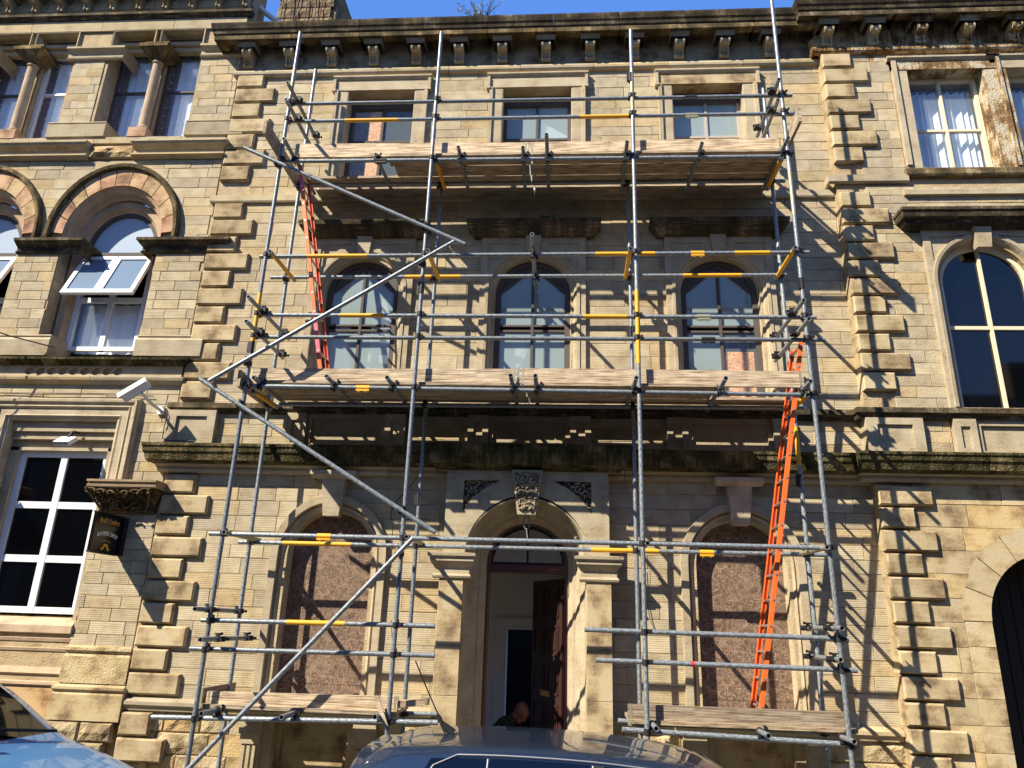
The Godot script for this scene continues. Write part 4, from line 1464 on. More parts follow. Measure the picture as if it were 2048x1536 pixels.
# deep capital of curling leaves under a moulded abacus
func leaf_capital(B: Node3D, c: float, x0: float, x1: float) -> void:
	var g := sub("leaf_capital", B)
	var st := mk(M.dressed)
	tone = Color(0.36, 0.28, 0.19)
	run(st, x0 + 0.02, x1 - 0.02, [[0.24, 3.035], [0.27, 3.045], [0.275, 3.07], [0.25, 3.08], [0.255, 3.095], [0.285, 3.105], [0.285, 3.13], [0.0, 3.15]], 0.15, 0.15)
	put("abacus", st, g)
	st = mk(M.soot)
	tone = Color(0.34, 0.26, 0.17)
	run(st, x0 + 0.10, x1 - 0.10, [[0.02, 2.77], [0.06, 2.775], [0.07, 2.80], [0.06, 2.815], [0.08, 2.86], [0.13, 2.93], [0.20, 3.0], [0.24, 3.035]], 0.35, 0.35)
	put("bell", st, g)
	st = mk(M.soot)
	tone = Color(0.40, 0.31, 0.21)
	for s in [-1.0, 1.0]:
		for v in 3:
			var pts := []
			for k in 15:
				var t := k / 14.0
				var ang := t * 4.5
				var r := (0.065 - 0.012 * v) * (1.0 - 0.75 * t)
				var hub := Vector3(c + s * (0.36 - 0.13 * v), 2.99 - 0.01 * v, 0.25)
				pts.append(hub + Vector3(-s * cos(ang) * r * 1.3, sin(ang) * r * 0.8, 0.01 - 0.02 * t))
			cord(st, pts, 0.012, 6)
		var stem := []
		for k in 9:
			var t := k / 8.0
			stem.append(Vector3(c + s * (0.02 + 0.26 * sin(t * 1.5)), 2.80 + 0.22 * t, 0.09 + 0.16 * t * t))
		cord(st, stem, 0.013, 6)
		cord(st, [Vector3(c + s * 0.40, 3.03, 0.27), Vector3(c + s * 0.36, 2.95, 0.19), Vector3(c + s * 0.31, 2.84, 0.09), Vector3(c + s * 0.28, 2.78, 0.07)], 0.016, 6)
	for k in 120:
		var t := rng.randf()
		var yy := 2.81 + 0.20 * t
		var half := 0.26 + 0.12 * t
		lump(st, Vector3(c + rng.randf_range(-half, half), yy, 0.09 + 0.15 * t * t), Vector3(rng.randf_range(0.015, 0.034), rng.randf_range(0.01, 0.017), 0.022), rng.randf() * PI)
	put("carved_leaves", st, g)

# ---------------------------------------------------------------- the projecting wing on the right
func right_wing() -> void:
	var B := thing("projecting_wing", "projecting sandstone wing right of the scaffolding with net curtains and a dark carriage arch", "building", Vector3(5.4, GROUND, 0))
	var Z := 0.12
	var c1 := 5.235
	var holes := [rect(4.67, 5.72, 7.38, 9.065), rect(5.98, 7.02, 7.38, 9.065), arch(c1, 0.55, 4.2, 5.83, 0.54), arch(5.34, 0.76, GROUND - 0.1, 1.80, 0.76)]
	var wl := mk(M.mortar)
	tone = Color(0.47, 0.38, 0.24)
	pierced(wl, 3.57, 9.6, GROUND - 0.1, 10.0, Z - 0.012, holes)
	pierced(wl, 3.57, 9.6, GROUND - 0.1, 10.0, Z - 0.4, holes)
	for h in holes:
		reveal(wl, h, Z - 0.4, Z - 0.012)
	quad(wl, Vector3(3.57, GROUND - 0.1, -0.3), Vector3(3.57, GROUND - 0.1, Z - 0.012), Vector3(3.57, 10.0, Z - 0.012), Vector3(3.57, 10.0, -0.3))
	var wall := put("wall", wl, B)
	var big := [rect(4.48, 7.3, 7.2, 9.24), rect(4.55, 5.92, 4.1, 6.6), rect(4.5, 5.98, 3.5, 4.1), arch(5.34, 1.02, GROUND - 0.2, 1.80, 1.04), rect(4.4, 6.1, 6.52, 6.75)]
	var stones := []
	masonry(stones, 4.2, 9.5, 9.24, 9.36, Z, [], Vector2(0.11, 0.13), Vector2(0.4, 0.8), "lime")
	masonry(stones, 3.93, 4.2, 9.24, 9.36, Z, [], Vector2(0.11, 0.13), Vector2(0.4, 0.8), "split")
	masonry(stones, 3.93, 9.5, 7.32, 9.24, Z, big, Vector2(0.13, 0.19), Vector2(0.3, 0.75), "split")
	masonry(stones, 3.93, 9.5, 4.16, 7.22, Z, big, Vector2(0.125, 0.17), Vector2(0.3, 0.7), "split")
	masonry(stones, 4.1, 9.5, 3.62, 4.05, Z, big, Vector2(0.13, 0.15), Vector2(0.3, 0.6), "split")
	masonry(stones, 3.93, 9.5, GROUND, 3.30, Z, big, Vector2(0.245, 0.265), Vector2(0.5, 0.95), "ashlar")
	lay(stones, wall, 290)
	# radiating stones of the carriage arch, stepped into the courses
	for k in 9:
		var a0 := PI - PI * k / 9.0 - 0.006
		var a1 := PI - PI * (k + 1) / 9.0 + 0.006
		var p := PackedVector2Array()
		for j in 5:
			var a := lerpf(a0, a1, j / 4.0)
			p.append(Vector2(5.34 + 0.735 * cos(a), 1.80 + 0.735 * sin(a)))
		for j in 5:
			var a := lerpf(a1, a0, j / 4.0)
			p.append(Vector2(5.34 + 1.03 * cos(a), 1.80 + 1.05 * sin(a)))
		var st := mk(M.ashlar)
		tone = ashlar_tone(rng.randf_range(0.9, 1.08))
		prism(st, p, Z - 0.3, Z + 0.002)
		put("voussoir", st, B)
	for k in 9:
		for s in [-1.0, 1.0]:
			var st := mk(M.ashlar)
			tone = ashlar_tone(rng.randf_range(0.9, 1.08))
			var x0: float = 4.325 if s < 0 else 6.078
			block(st, x0, x0 + 0.278, 1.797 - 0.255 * (k + 1), 1.797 - 0.255 * k - 0.004, Z - 0.3, Z + 0.002, 0.003)
			put("jamb_stone", st, B)
	quoins(B, 3.57, 9.35, 7.50, 0.2585, 0.385, 0.585, -0.05, Z + 0.055, false, 1)
	quoins(B, 3.57, 7.11, 4.22, 0.2500, 0.385, 0.585, -0.05, Z + 0.055, false, 1)
	quoins(B, 3.57, 3.25, -0.4, 0.2530, 0.385, 0.585, -0.05, Z + 0.055, true, 1)
	# cornice, strings and dado carried round from the house at a step
	course("frieze_stone", B, M.lime, 3.57, 9.6, [[Z + 0.004, 9.46], [Z + 0.004, 9.98]], 0, 0, 0.95, -0.02, 0.8)
	course("frieze_moulding", B, M.lime, 3.57, 9.6, [[Z, 9.355], [Z + 0.045, 9.365], [Z + 0.062, 9.39], [Z + 0.066, 9.425], [Z + 0.055, 9.46], [Z, 9.475]], 0.6, 0, 1.0)
	course("cornice_stone", B, M.soot, 3.54, 9.6, [[Z, 9.90], [Z + 0.10, 9.88], [Z + 0.14, 9.84], [Z + 0.16, 9.805], [Z + 0.28, 9.795], [Z + 0.285, 9.775], [Z + 0.305, 9.775], [Z + 0.308, 9.84]], 0.7, 0, 0.98, -0.02, 0.78)
	course("cornice_stone", B, M.soot, 3.54, 9.6, [[Z + 0.309, 9.842], [Z + 0.325, 9.865], [Z + 0.33, 9.91], [Z + 0.35, 9.94], [Z + 0.365, 10.01], [Z + 0.365, 10.04], [Z, 10.12]], 0.7, 0, 0.98, -0.02, 0.34)
	for k in 9:
		console_bracket(B, 3.655 + 0.628 * k, 9.70, 0.245, 0.135, Z, 0.225, M.dressed if k < 2 else M.lime)
	var st := mk(M.ashlar)
	tone = ashlar_tone(0.8)
	lump(st, Vector3(3.56, 9.58, 0.06), Vector3(0.12, 0.17, 0.12))
	put("corner_boss", st, B)
	course("string_stone", B, M.dressed, 3.57, 4.48, [[Z, 7.255], [Z + 0.035, 7.255], [Z + 0.05, 7.27], [Z + 0.055, 7.36], [Z, 7.38]], 0.6, 0, 1.0)
	course("sill_band_stone", B, M.soot, 3.55, 9.6, [[Z, 4.03], [Z + 0.05, 4.04], [Z + 0.06, 4.08], [Z + 0.10, 4.10], [Z + 0.10, 4.16], [Z, 4.18]], 0.5, 0, 1.3, -0.02, 0.6)
	panel_block(B, 3.53, 4.17, 3.60, 4.04, -0.02, Z + 0.075, 0.12, 0.08, 0.03, M.dressed, "pedestal")
	panel_block(B, 4.52, 4.77, 3.60, 4.04, -0.02, Z + 0.06, 0.07, 0.09, 0.025, M.dressed, "pedestal")
	panel_block(B, 5.70, 5.95, 3.60, 4.04, -0.02, Z + 0.06, 0.07, 0.09, 0.025, M.dressed, "pedestal")
	panel_block(B, 4.772, 5.698, 3.60, 4.04, -0.02, Z + 0.025, 0.06, 0.07, 0.035, M.dressed, "dado_panel")
	course("string_stone", B, M.dressed, 3.56, 9.6, [[Z, 3.285], [Z + 0.05, 3.29], [Z + 0.065, 3.32], [Z + 0.06, 3.355], [Z + 0.10, 3.375]], 0.7, 0, 1.4)
	course("string_stone", B, M.moss, 3.53, 9.6, [[Z, 3.376], [Z + 0.17, 3.378], [Z + 0.205, 3.40], [Z + 0.215, 3.44], [Z + 0.225, 3.475], [Z + 0.245, 3.50], [Z + 0.25, 3.55], [Z + 0.265, 3.565], [Z + 0.265, 3.595], [Z, 3.65]], 0.5, 0, 1.25, -0.02, 0.7)
	# paired top windows
	var g := sub("window_surround", B)
	for k in 2:
		var x0 := 4.69 + 1.31 * k
		st = mk(M.lime if k == 0 else M.dressed)
		tone = ashlar_tone()
		box(st, x0 - 0.2, x0 + 1.18, 9.05, 9.215, Z - 0.2, Z + 0.045)
		put("lintel", st, g)
		st = mk(M.dressed)
		tone = ashlar_tone()
		run(st, x0 - 0.21, x0 + 1.19, [[Z + 0.045, 9.19], [Z + 0.06, 9.20], [Z + 0.085, 9.225], [Z + 0.085, 9.25], [Z, 9.26]], 0.2, 0.2)
		put("label_mould", st, g)
	for j in [[4.5, 4.69, 0], [5.70, 6.0, 1], [7.0, 7.2, 0]]:
		st = mk(M.dressed if j[2] == 0 else M.lime)
		tone = ashlar_tone()
		box(st, j[0], j[1], 7.47, 9.05, Z - 0.2, Z + 0.034)
		if j[2] == 0:
			box(st, j[0] - 0.01, j[0] + 0.05, 7.50, 9.19, Z - 0.02, Z + 0.066)
		else:
			box(st, j[0] + 0.17, j[0] + 0.215, 7.47, 9.23, Z, Z + 0.075)
		put("jamb", st, g)
	st = mk(M.soot)
	tone = buff(0.95)
	run(st, 4.50, 7.3, [[Z, 7.33], [Z + 0.05, 7.335], [Z + 0.065, 7.36], [Z + 0.065, 7.44], [Z + 0.05, 7.46], [Z - 0.2, 7.48]], 0.2, 0.2)
	put("sill", st, g)
	for k in 2:
		var x0 := 4.69 + 1.31 * k
		var w := light(B, [x0, x0 + 0.5, x0 + 1.0], [7.475, 8.19, 9.05], Z - 0.18, 0.035, M.cream, M.glass, 0.05)
		room(w, x0 - 0.2, x0 + 1.2, 7.2, 9.3, Z - 0.24, 1.0, M.dark_room)
		curtain(w, x0 + 0.03, x0 + 0.97, 7.47, 8.92, Z - 0.30, 9, M.net, 0.025)
	# arched first-floor window
	g = sub("window_surround", B)
	var hole := arch(c1, 0.61, 4.17, 5.83, 0.60)
	st = mk(M.dressed)
	tone = ashlar_tone()
	var sp := []
	for s in [-1.0, 1.0]:
		sp.append(PackedVector2Array([Vector2(c1 + s * 0.62, 6.10), Vector2(c1 + s * 0.62, 6.44), Vector2(c1 + s * 0.19, 6.46), Vector2(c1 + s * 0.36, 6.38), Vector2(c1 + s * 0.52, 6.25)]))
	pierced(st, c1 - 0.71, c1 + 0.71, 4.18, 6.54, Z + 0.045, [hole] + sp)
	for t in sp:
		reveal(st, t, Z + 0.025, Z + 0.045)
		prism(st, t, Z, Z + 0.025)
	reveal(st, hole, Z - 0.02, Z + 0.045)
	quad(st, Vector3(c1 - 0.71, 4.18, Z - 0.02), Vector3(c1 - 0.71, 4.18, Z + 0.045), Vector3(c1 - 0.71, 6.54, Z + 0.045), Vector3(c1 - 0.71, 6.54, Z - 0.02))
	put("spandrel_slab", st, g)
	st = mk(M.dressed)
	tone = ashlar_tone(0.98)
	sweep(st, arch(c1, 0.54, 4.19, 5.83, 0.53, 26), [[-0.03, Z - 0.16], [0.0, Z - 0.10], [0.01, Z - 0.07], [0.03, Z - 0.05], [0.035, Z - 0.01], [0.055, Z + 0.03], [0.075, Z + 0.055], [0.115, Z + 0.06], [0.12, Z + 0.04]])
	put("arch_moulding", st, g)
	keystone(g, c1, 6.27, 6.545, 0.085, 0.11, Z, Z + 0.09, Z + 0.11, false)
	st = mk(M.soot)
	tone = buff(0.5)
	run(st, c1 - 0.72, c1 + 0.72, [[Z + 0.045, 6.53], [Z + 0.10, 6.535], [Z + 0.12, 6.555], [Z + 0.16, 6.57], [Z + 0.17, 6.61], [Z + 0.22, 6.63], [Z + 0.24, 6.70], [Z + 0.255, 6.71], [Z + 0.255, 6.75], [Z, 6.80]], 0.75, 0.75)
	put("hood_cornice", st, g)
	st = mk(M.dressed)
	tone = ashlar_tone(0.95)
	run(st, c1 - 0.8, c1 + 0.8, [[Z, 7.05], [Z + 0.05, 7.06], [Z + 0.05, 7.13], [Z, 7.15]], 0.2, 0.2)
	put("string_block", st, g)
	var w := sub("window", B)
	st = mk(M.cream)
	tone = Color(1, 1, 1)
	var z := Z - 0.12
	sweep(st, arch(c1, 0.49, 4.22, 5.83, 0.48, 24), [[0.0, z], [0.0, z + 0.035], [0.06, z + 0.04]])
	box(st, c1 - 0.018, c1 + 0.018, 4.2, 6.33, z - 0.01, z + 0.035)
	box(st, c1 - 0.53, c1 + 0.53, 5.225, 5.27, z - 0.01, z + 0.03)
	put("frame", st, w)
	pane(w, rect(c1 - 0.52, c1, 4.2, 5.25), z, M.dark_glass)
	pane(w, rect(c1, c1 + 0.52, 4.2, 5.25), z, M.dark_glass)
	for s in [-1.0, 1.0]:
		var p := PackedVector2Array([Vector2(c1, 5.25), Vector2(c1 + s * 0.51, 5.25)])
		for k in 12:
			var t := PI * 0.5 * k / 11.0
			p.append(Vector2(c1 + s * 0.51 * cos(t), 5.83 + 0.50 * sin(t)))
		pane(w, p, z, M.dark_glass)
	room(w, c1 - 0.6, c1 + 0.6, 4.2, 6.4, z - 0.03, 0.2, M.black)
	# planked gates deep in the carriage arch
	var gate := sub("carriage_gate", B)
	for k in 12:
		st = mk(M.black)
		block(st, 4.56 + 0.13 * k, 4.686 + 0.13 * k, GROUND, 2.6, -0.36, -0.31, 0.008)
		put("plank", st, gate)

# ---------------------------------------------------------------- scaffolding
const ZO := 1.03      # outer standards
const ZI := 0.33      # inner standards
const R := 0.0242

func bar(S: Node3D, called: String, a: Vector3, b: Vector3, bands := []) -> Node3D:
	var st := mk(M.steel)
	var s := rng.randf_range(0.78, 1.08)
	tone = Color(s, s, s * 1.01)
	tube(st, a, b, R)
	var o := put(called, st, S)
	for q in bands:
		st = mk(q[2] if q.size() > 2 else M.yellow)
		tone = Color(1, 1, 1)
		tube(st, a.lerp(b, q[0]), a.lerp(b, q[1]), R + 0.0012, 12, false)
		put("painted_band", st, o)
	return o

# swivel coupler round two crossing tubes: two collars with bolts and nuts
func clamp_mesh() -> ArrayMesh:
	var st := mk(M.clamp)
	tone = Color(1, 1, 1)
	tube(st, Vector3(-0.026, 0, 0.0), Vector3(0.026, 0, 0.0), 0.032, 10, false)
	tube(st, Vector3(0, -0.026, 0.052), Vector3(0, 0.026, 0.052), 0.032, 10, false)
	tbox(st, Transform3D(Basis(), Vector3(0, 0, 0.026)), Vector3(0.05, 0.05, 0.03))
	tbox(st, Transform3D(Basis(), Vector3(0, 0.042, 0.004)), Vector3(0.04, 0.03, 0.03))
	tbox(st, Transform3D(Basis(), Vector3(0.042, 0, 0.052)), Vector3(0.03, 0.04, 0.03))
	tube(st, Vector3(0, 0.05, -0.035), Vector3(0, 0.05, 0.045), 0.008, 6, false)
	tube(st, Vector3(0.05, 0, 0.02), Vector3(0.05, 0, 0.10), 0.008, 6, false)
	tube(st, Vector3(0, 0.05, 0.03), Vector3(0, 0.05, 0.05), 0.015, 6, false)
	tube(st, Vector3(0.05, 0, 0.08), Vector3(0.05, 0, 0.098), 0.015, 6, false)
	return st.commit()

func coupler(S: Node3D, mesh: Mesh, at: Vector3, turn: Vector3) -> void:
	var o := MeshInstance3D.new()
	o.mesh = mesh
	o.name = numbered("coupler", S)
	S.add_child(o, true)
	o.position = at - S.position
	o.rotation = turn

func sleeve(S: Node3D, at: Vector3, m: Material) -> void:
	var st := mk(m)
	tone = Color(1, 1, 1)
	tube(st, at - Vector3(0.075, 0, 0), at + Vector3(0.075, 0, 0), 0.029, 10, false)
	tbox(st, Transform3D(Basis(), at + Vector3(0, -0.033, 0.012)), Vector3(0.15, 0.02, 0.03))
	for k in 2:
		tube(st, at + Vector3(-0.04 + 0.08 * k, -0.055, 0.012), at + Vector3(-0.04 + 0.08 * k, -0.02, 0.012), 0.013, 6, false)
	put("sleeve_coupler", st, S)

func scaffolding() -> void:
	var S := thing("scaffolding", "grey steel tube scaffolding with yellow paint bands standing against the house front", "scaffolding", Vector3(-0.45, GROUND, 0.68))
	var PX := [-3.58, -1.655, 0.815, 2.665]
	var tops := [9.11, 9.05, 9.01, 9.63]
	var itops := [9.12, 7.2, 7.2, 8.63]
	for k in 4:
		var bands := []
		if k == 0: bands = [[0.515, 0.59], [0.89, 0.935, M.clamp_zinc]]
		if k == 2: bands = [[0.505, 0.60], [0.865, 0.93, M.clamp_zinc]]
		if k == 3: bands = [[0.66, 0.73, M.clamp_zinc]]
		bar(S, "standard", Vector3(PX[k], GROUND + 0.13, ZO), Vector3(PX[k] + (0.02 if k == 2 else 0.0), tops[k], ZO), bands)
		bands = [[0.42, 0.47]] if k == 3 else []
		bar(S, "standard", Vector3(PX[k] + 0.01, GROUND + 0.13, ZI), Vector3(PX[k] + (-0.02 if k == 0 else 0.01), itops[k], ZI), bands)
		for z in [ZO, ZI]:
			var st := mk(M.clamp)
			tone = Color(1, 1, 1)
			box(st, PX[k] - 0.075, PX[k] + 0.075, GROUND + 0.115, GROUND + 0.125, z - 0.075, z + 0.075)
			put("base_plate", st, S)
	var C := clamp_mesh()
	# ledgers and guard rails: name, ends (x, y), z, painted bands
	var H := [
		["ledger", -4.04, 0.635, -1.18, 0.694, 0.98, []], ["ledger", 0.586, 0.701, 2.73, 0.653, 0.98, []],
		["ledger", -3.75, 0.66, -1.3, 0.69, 0.28, []], ["ledger", 0.6, 0.70, 2.95, 0.66, 0.28, []],
		["guard_rail", -3.688, 1.560, -1.265, 1.577, 0.98, [[0.37, 0.62]]], ["guard_rail", -3.759, 1.283, -1.251, 1.299, 0.98, []],
		["guard_rail", 0.232, 1.589, 2.772, 1.581, 0.98, []], ["guard_rail", 0.338, 1.310, 2.819, 1.299, 0.98, [[0.37, 0.385, M.red_paint]]],
		["ledger", -3.749, 2.437, 2.726, 2.441, 0.98, []], ["ledger", -3.73, 2.425, 2.885, 2.442, 0.28, [[0.079, 0.20], [0.613, 0.726]]],
		["ledger", -3.66, 4.10, 2.75, 4.054, 0.98, []], ["ledger", -3.62, 4.061, 2.80, 4.089, 0.38, []],
		["guard_rail", -3.62, 4.699, 2.872, 4.692, 0.98, []], ["guard_rail", -3.62, 4.978, 2.802, 4.962, 0.98, [[0.158, 0.24], [0.597, 0.675]]],
		["ledger", -3.678, 5.748, 2.804, 5.775, 0.98, [[0.09, 0.204], [0.623, 0.73], [0.87, 0.932]]], ["ledger", -3.776, 5.771, 2.72, 5.794, 0.38, [[0.27, 0.38], [0.807, 0.917]]],
		["ledger", -3.68, 7.10, 2.72, 7.076, 0.98, []], ["ledger", -3.65, 7.155, 2.824, 7.137, 0.38, []],
		["guard_rail", -3.62, 7.981, 2.809, 7.969, 0.98, []], ["guard_rail", -3.62, 7.707, 2.815, 7.699, 0.98, [[0.122, 0.23], [0.59, 0.686]]],
	]
	for h in H:
		bar(S, h[0], Vector3(h[1], h[2], h[5]), Vector3(h[3], h[4], h[5]), h[6])
		for k in 4:
			var x: float = PX[k]
			if x < h[1] - 0.03 or x > h[3] + 0.03:
				continue
			var outer: bool = h[5] > 0.6
			if h[5] < 0.6 and h[2] > 7.3:
				continue
			var y: float = lerpf(h[2], h[4], (x - h[1]) / (h[3] - h[1]))
			var zs := ZO if outer else ZI
			var turn := Vector3(0, 0, 0) if zs > h[5] else Vector3(0, PI, 0)
			coupler(S, C, Vector3(x, y, h[5]), turn)
	# transoms that stick out in front
	var T := [[-3.385, 0.713, 1.32], [-2.60, 0.713, 1.34], [-1.745, 0.735, 1.22], [0.871, 0.745, 1.30], [1.867, 0.725, 1.30], [2.61, 0.705, 1.30],
		[-3.44, 4.125, 1.17], [-2.59, 4.122, 1.24], [-1.92, 4.12, 1.22], [-0.56, 4.115, 1.34], [-0.295, 4.115, 1.33], [0.77, 4.11, 1.31], [1.69, 4.105, 1.33], [2.57, 4.10, 1.27],
		[-3.43, 7.145, 1.36], [-2.37, 7.142, 1.03], [-1.31, 7.14, 1.15], [-0.517, 7.138, 1.13], [-0.224, 7.137, 1.37], [0.738, 7.135, 1.21], [1.63, 7.13, 1.17], [2.61, 7.125, 1.26]]
	for t in T:
		bar(S, "transom", Vector3(t[0], t[1] + 0.012, t[2]), Vector3(t[0] + rng.randf_range(-0.03, 0.03), t[1] + 0.012, 0.2 + rng.randf_range(-0.06, 0.04)))
		coupler(S, C, Vector3(t[0], t[1] - 0.036, 0.98), Vector3(-PI * 0.5, 0, 0))
	# short painted transoms at the standards
	for t in [[-3.53, 2.44, 1.12, 0.2], [-1.60, 2.44, 1.1, 0.2], [0.86, 2.43, 1.12, 0.2], [2.61, 2.43, 1.13, 0.2], [-3.50, 5.745, 1.12, 0.3], [-1.60, 5.745, 1.12, 0.3], [0.755, 5.75, 1.14, 0.3], [2.61, 5.765, 1.12, 0.3], [-1.60, 7.06, 1.0, 0.3], [2.60, 7.05, 1.0, 0.3], [-3.5, 4.03, 1.0, 0.3], [2.60, 4.03, 1.05, 0.3]]:
		bar(S, "transom", Vector3(t[0], t[1], t[2]), Vector3(t[0] + 0.01, t[1] + 0.02, t[3]), [[0.08, 0.9, M.yellow if t[1] > 3.0 else M.clamp_zinc]])
	# end guards
	for t in [[-3.535, 4.97, 1.40], [-3.535, 4.69, 1.36], [2.555, 4.95, 1.36], [2.56, 4.70, 1.44], [-3.49, 7.95, 1.36], [-3.46, 7.66, 1.40], [2.58, 7.95, 1.24], [2.55, 7.66, 1.22], [-3.62, 1.62, 1.30], [-3.47, 1.34, 1.40], [2.61, 1.63, 1.30], [2.61, 1.35, 1.18]]:
		bar(S, "guard_rail", Vector3(t[0], t[1] + 0.045, t[2]), Vector3(t[0] + rng.randf_range(-0.02, 0.02), t[1] + 0.045, 0.12 + rng.randf() * 0.08))
		coupler(S, C, Vector3(t[0], t[1] + 0.045, ZO + 0.0), Vector3(0, PI * 0.5 * (1.0 if t[0] < 0 else -1.0), 0))
		coupler(S, C, Vector3(t[0], t[1] + 0.045, ZI), Vector3(0, PI * 0.5 * (1.0 if t[0] < 0 else -1.0), 0))
	# diagonal braces
	for d in [[-4.048, 7.229, -1.161, 5.837, 1.095], [-1.286, 5.849, -3.96, 4.097, 1.145], [-4.097, 4.139, -1.30, 2.49, 1.095], [-1.517, 2.425, -3.80, -0.10, 1.145]]:
		bar(S, "brace", Vector3(d[0], d[1], d[4]), Vector3(d[2], d[3], d[4]))
		for k in 2:
			var t: float = (PX[k] - d[0]) / (d[2] - d[0])
			if t > -0.02 and t < 1.05:
				coupler(S, C, Vector3(PX[k], lerpf(d[1], d[3], t), ZO), Vector3(0, 0, PI * 0.5))
	# wall tie at the middle window
	bar(S, "wall_tie", Vector3(-0.37, 5.86, 1.28), Vector3(-0.37, 5.80, -0.05))
	coupler(S, C, Vector3(-0.37, 5.80, 0.98), Vector3(PI * 0.5, 0, 0))
	coupler(S, C, Vector3(-0.37, 5.82, 0.38), Vector3(PI * 0.5, 0, 0))
	for q in [[-2.243, 4.088, 0.98, 1], [-2.50, 2.438, 0.98, 1], [1.598, 2.438, 0.28, 1], [1.541, 5.77, 0.98, 1], [1.568, 4.966, 0.98, 0], [1.604, 4.694, 0.98, 2], [1.564, 7.972, 0.98, 2], [1.563, 7.70, 0.98, 0], [-2.307, 7.094, 0.98, 2]]:
		sleeve(S, Vector3(q[0], q[1], q[2]), [M.clamp_zinc, M.yellow, M.clamp][q[3]])
	# spigot joints on the standards
	for q in [[0, 4.55, ZO], [1, 5.3, ZO], [3, 5.35, ZO], [1, 2.95, ZI], [2, 5.05, ZI], [3, 3.25, ZI], [2, 8.25, ZO]]:
		var st := mk(M.clamp)
		tone = Color(1, 1, 1)
		tube(st, Vector3(PX[q[0]], q[1] - 0.07, q[2]), Vector3(PX[q[0]], q[1] + 0.07, q[2]), 0.029, 10, false)
		tbox(st, Transform3D(Basis(), Vector3(PX[q[0]] - 0.03, q[1], q[2] + 0.01)), Vector3(0.03, 0.13, 0.03))
		put("spigot", st, S)
	boards()

func plank(called: String, label: String, category: String, group: String, a: Vector3, b: Vector3, cross: Vector3, thick: Vector3, wd: float, th: float, grey := 1.0) -> void:
	var st := mk(M.board)
	tone = Color(0.60, 0.53, 0.42).lerp(Color(0.50, 0.465, 0.41), rng.randf()) * grey * rng.randf_range(0.9, 1.1)
	var d := b - a
	var bs := Basis(d.normalized(), cross, thick)
	tbox(st, Transform3D(bs, (a + b) * 0.5), Vector3(d.length(), wd, th))
	var o := put(called, st)
	tag(o, label, category, group)
	for e in [0, 1]:
		st = mk(M.clamp_zinc)
		tone = Color(1, 1, 1)
		var p := a.lerp(b, 0.012 if e == 0 else 0.988)
		tbox(st, Transform3D(bs, p), Vector3(0.022, wd + 0.003, th + 0.003))
		put("end_band", st, o)

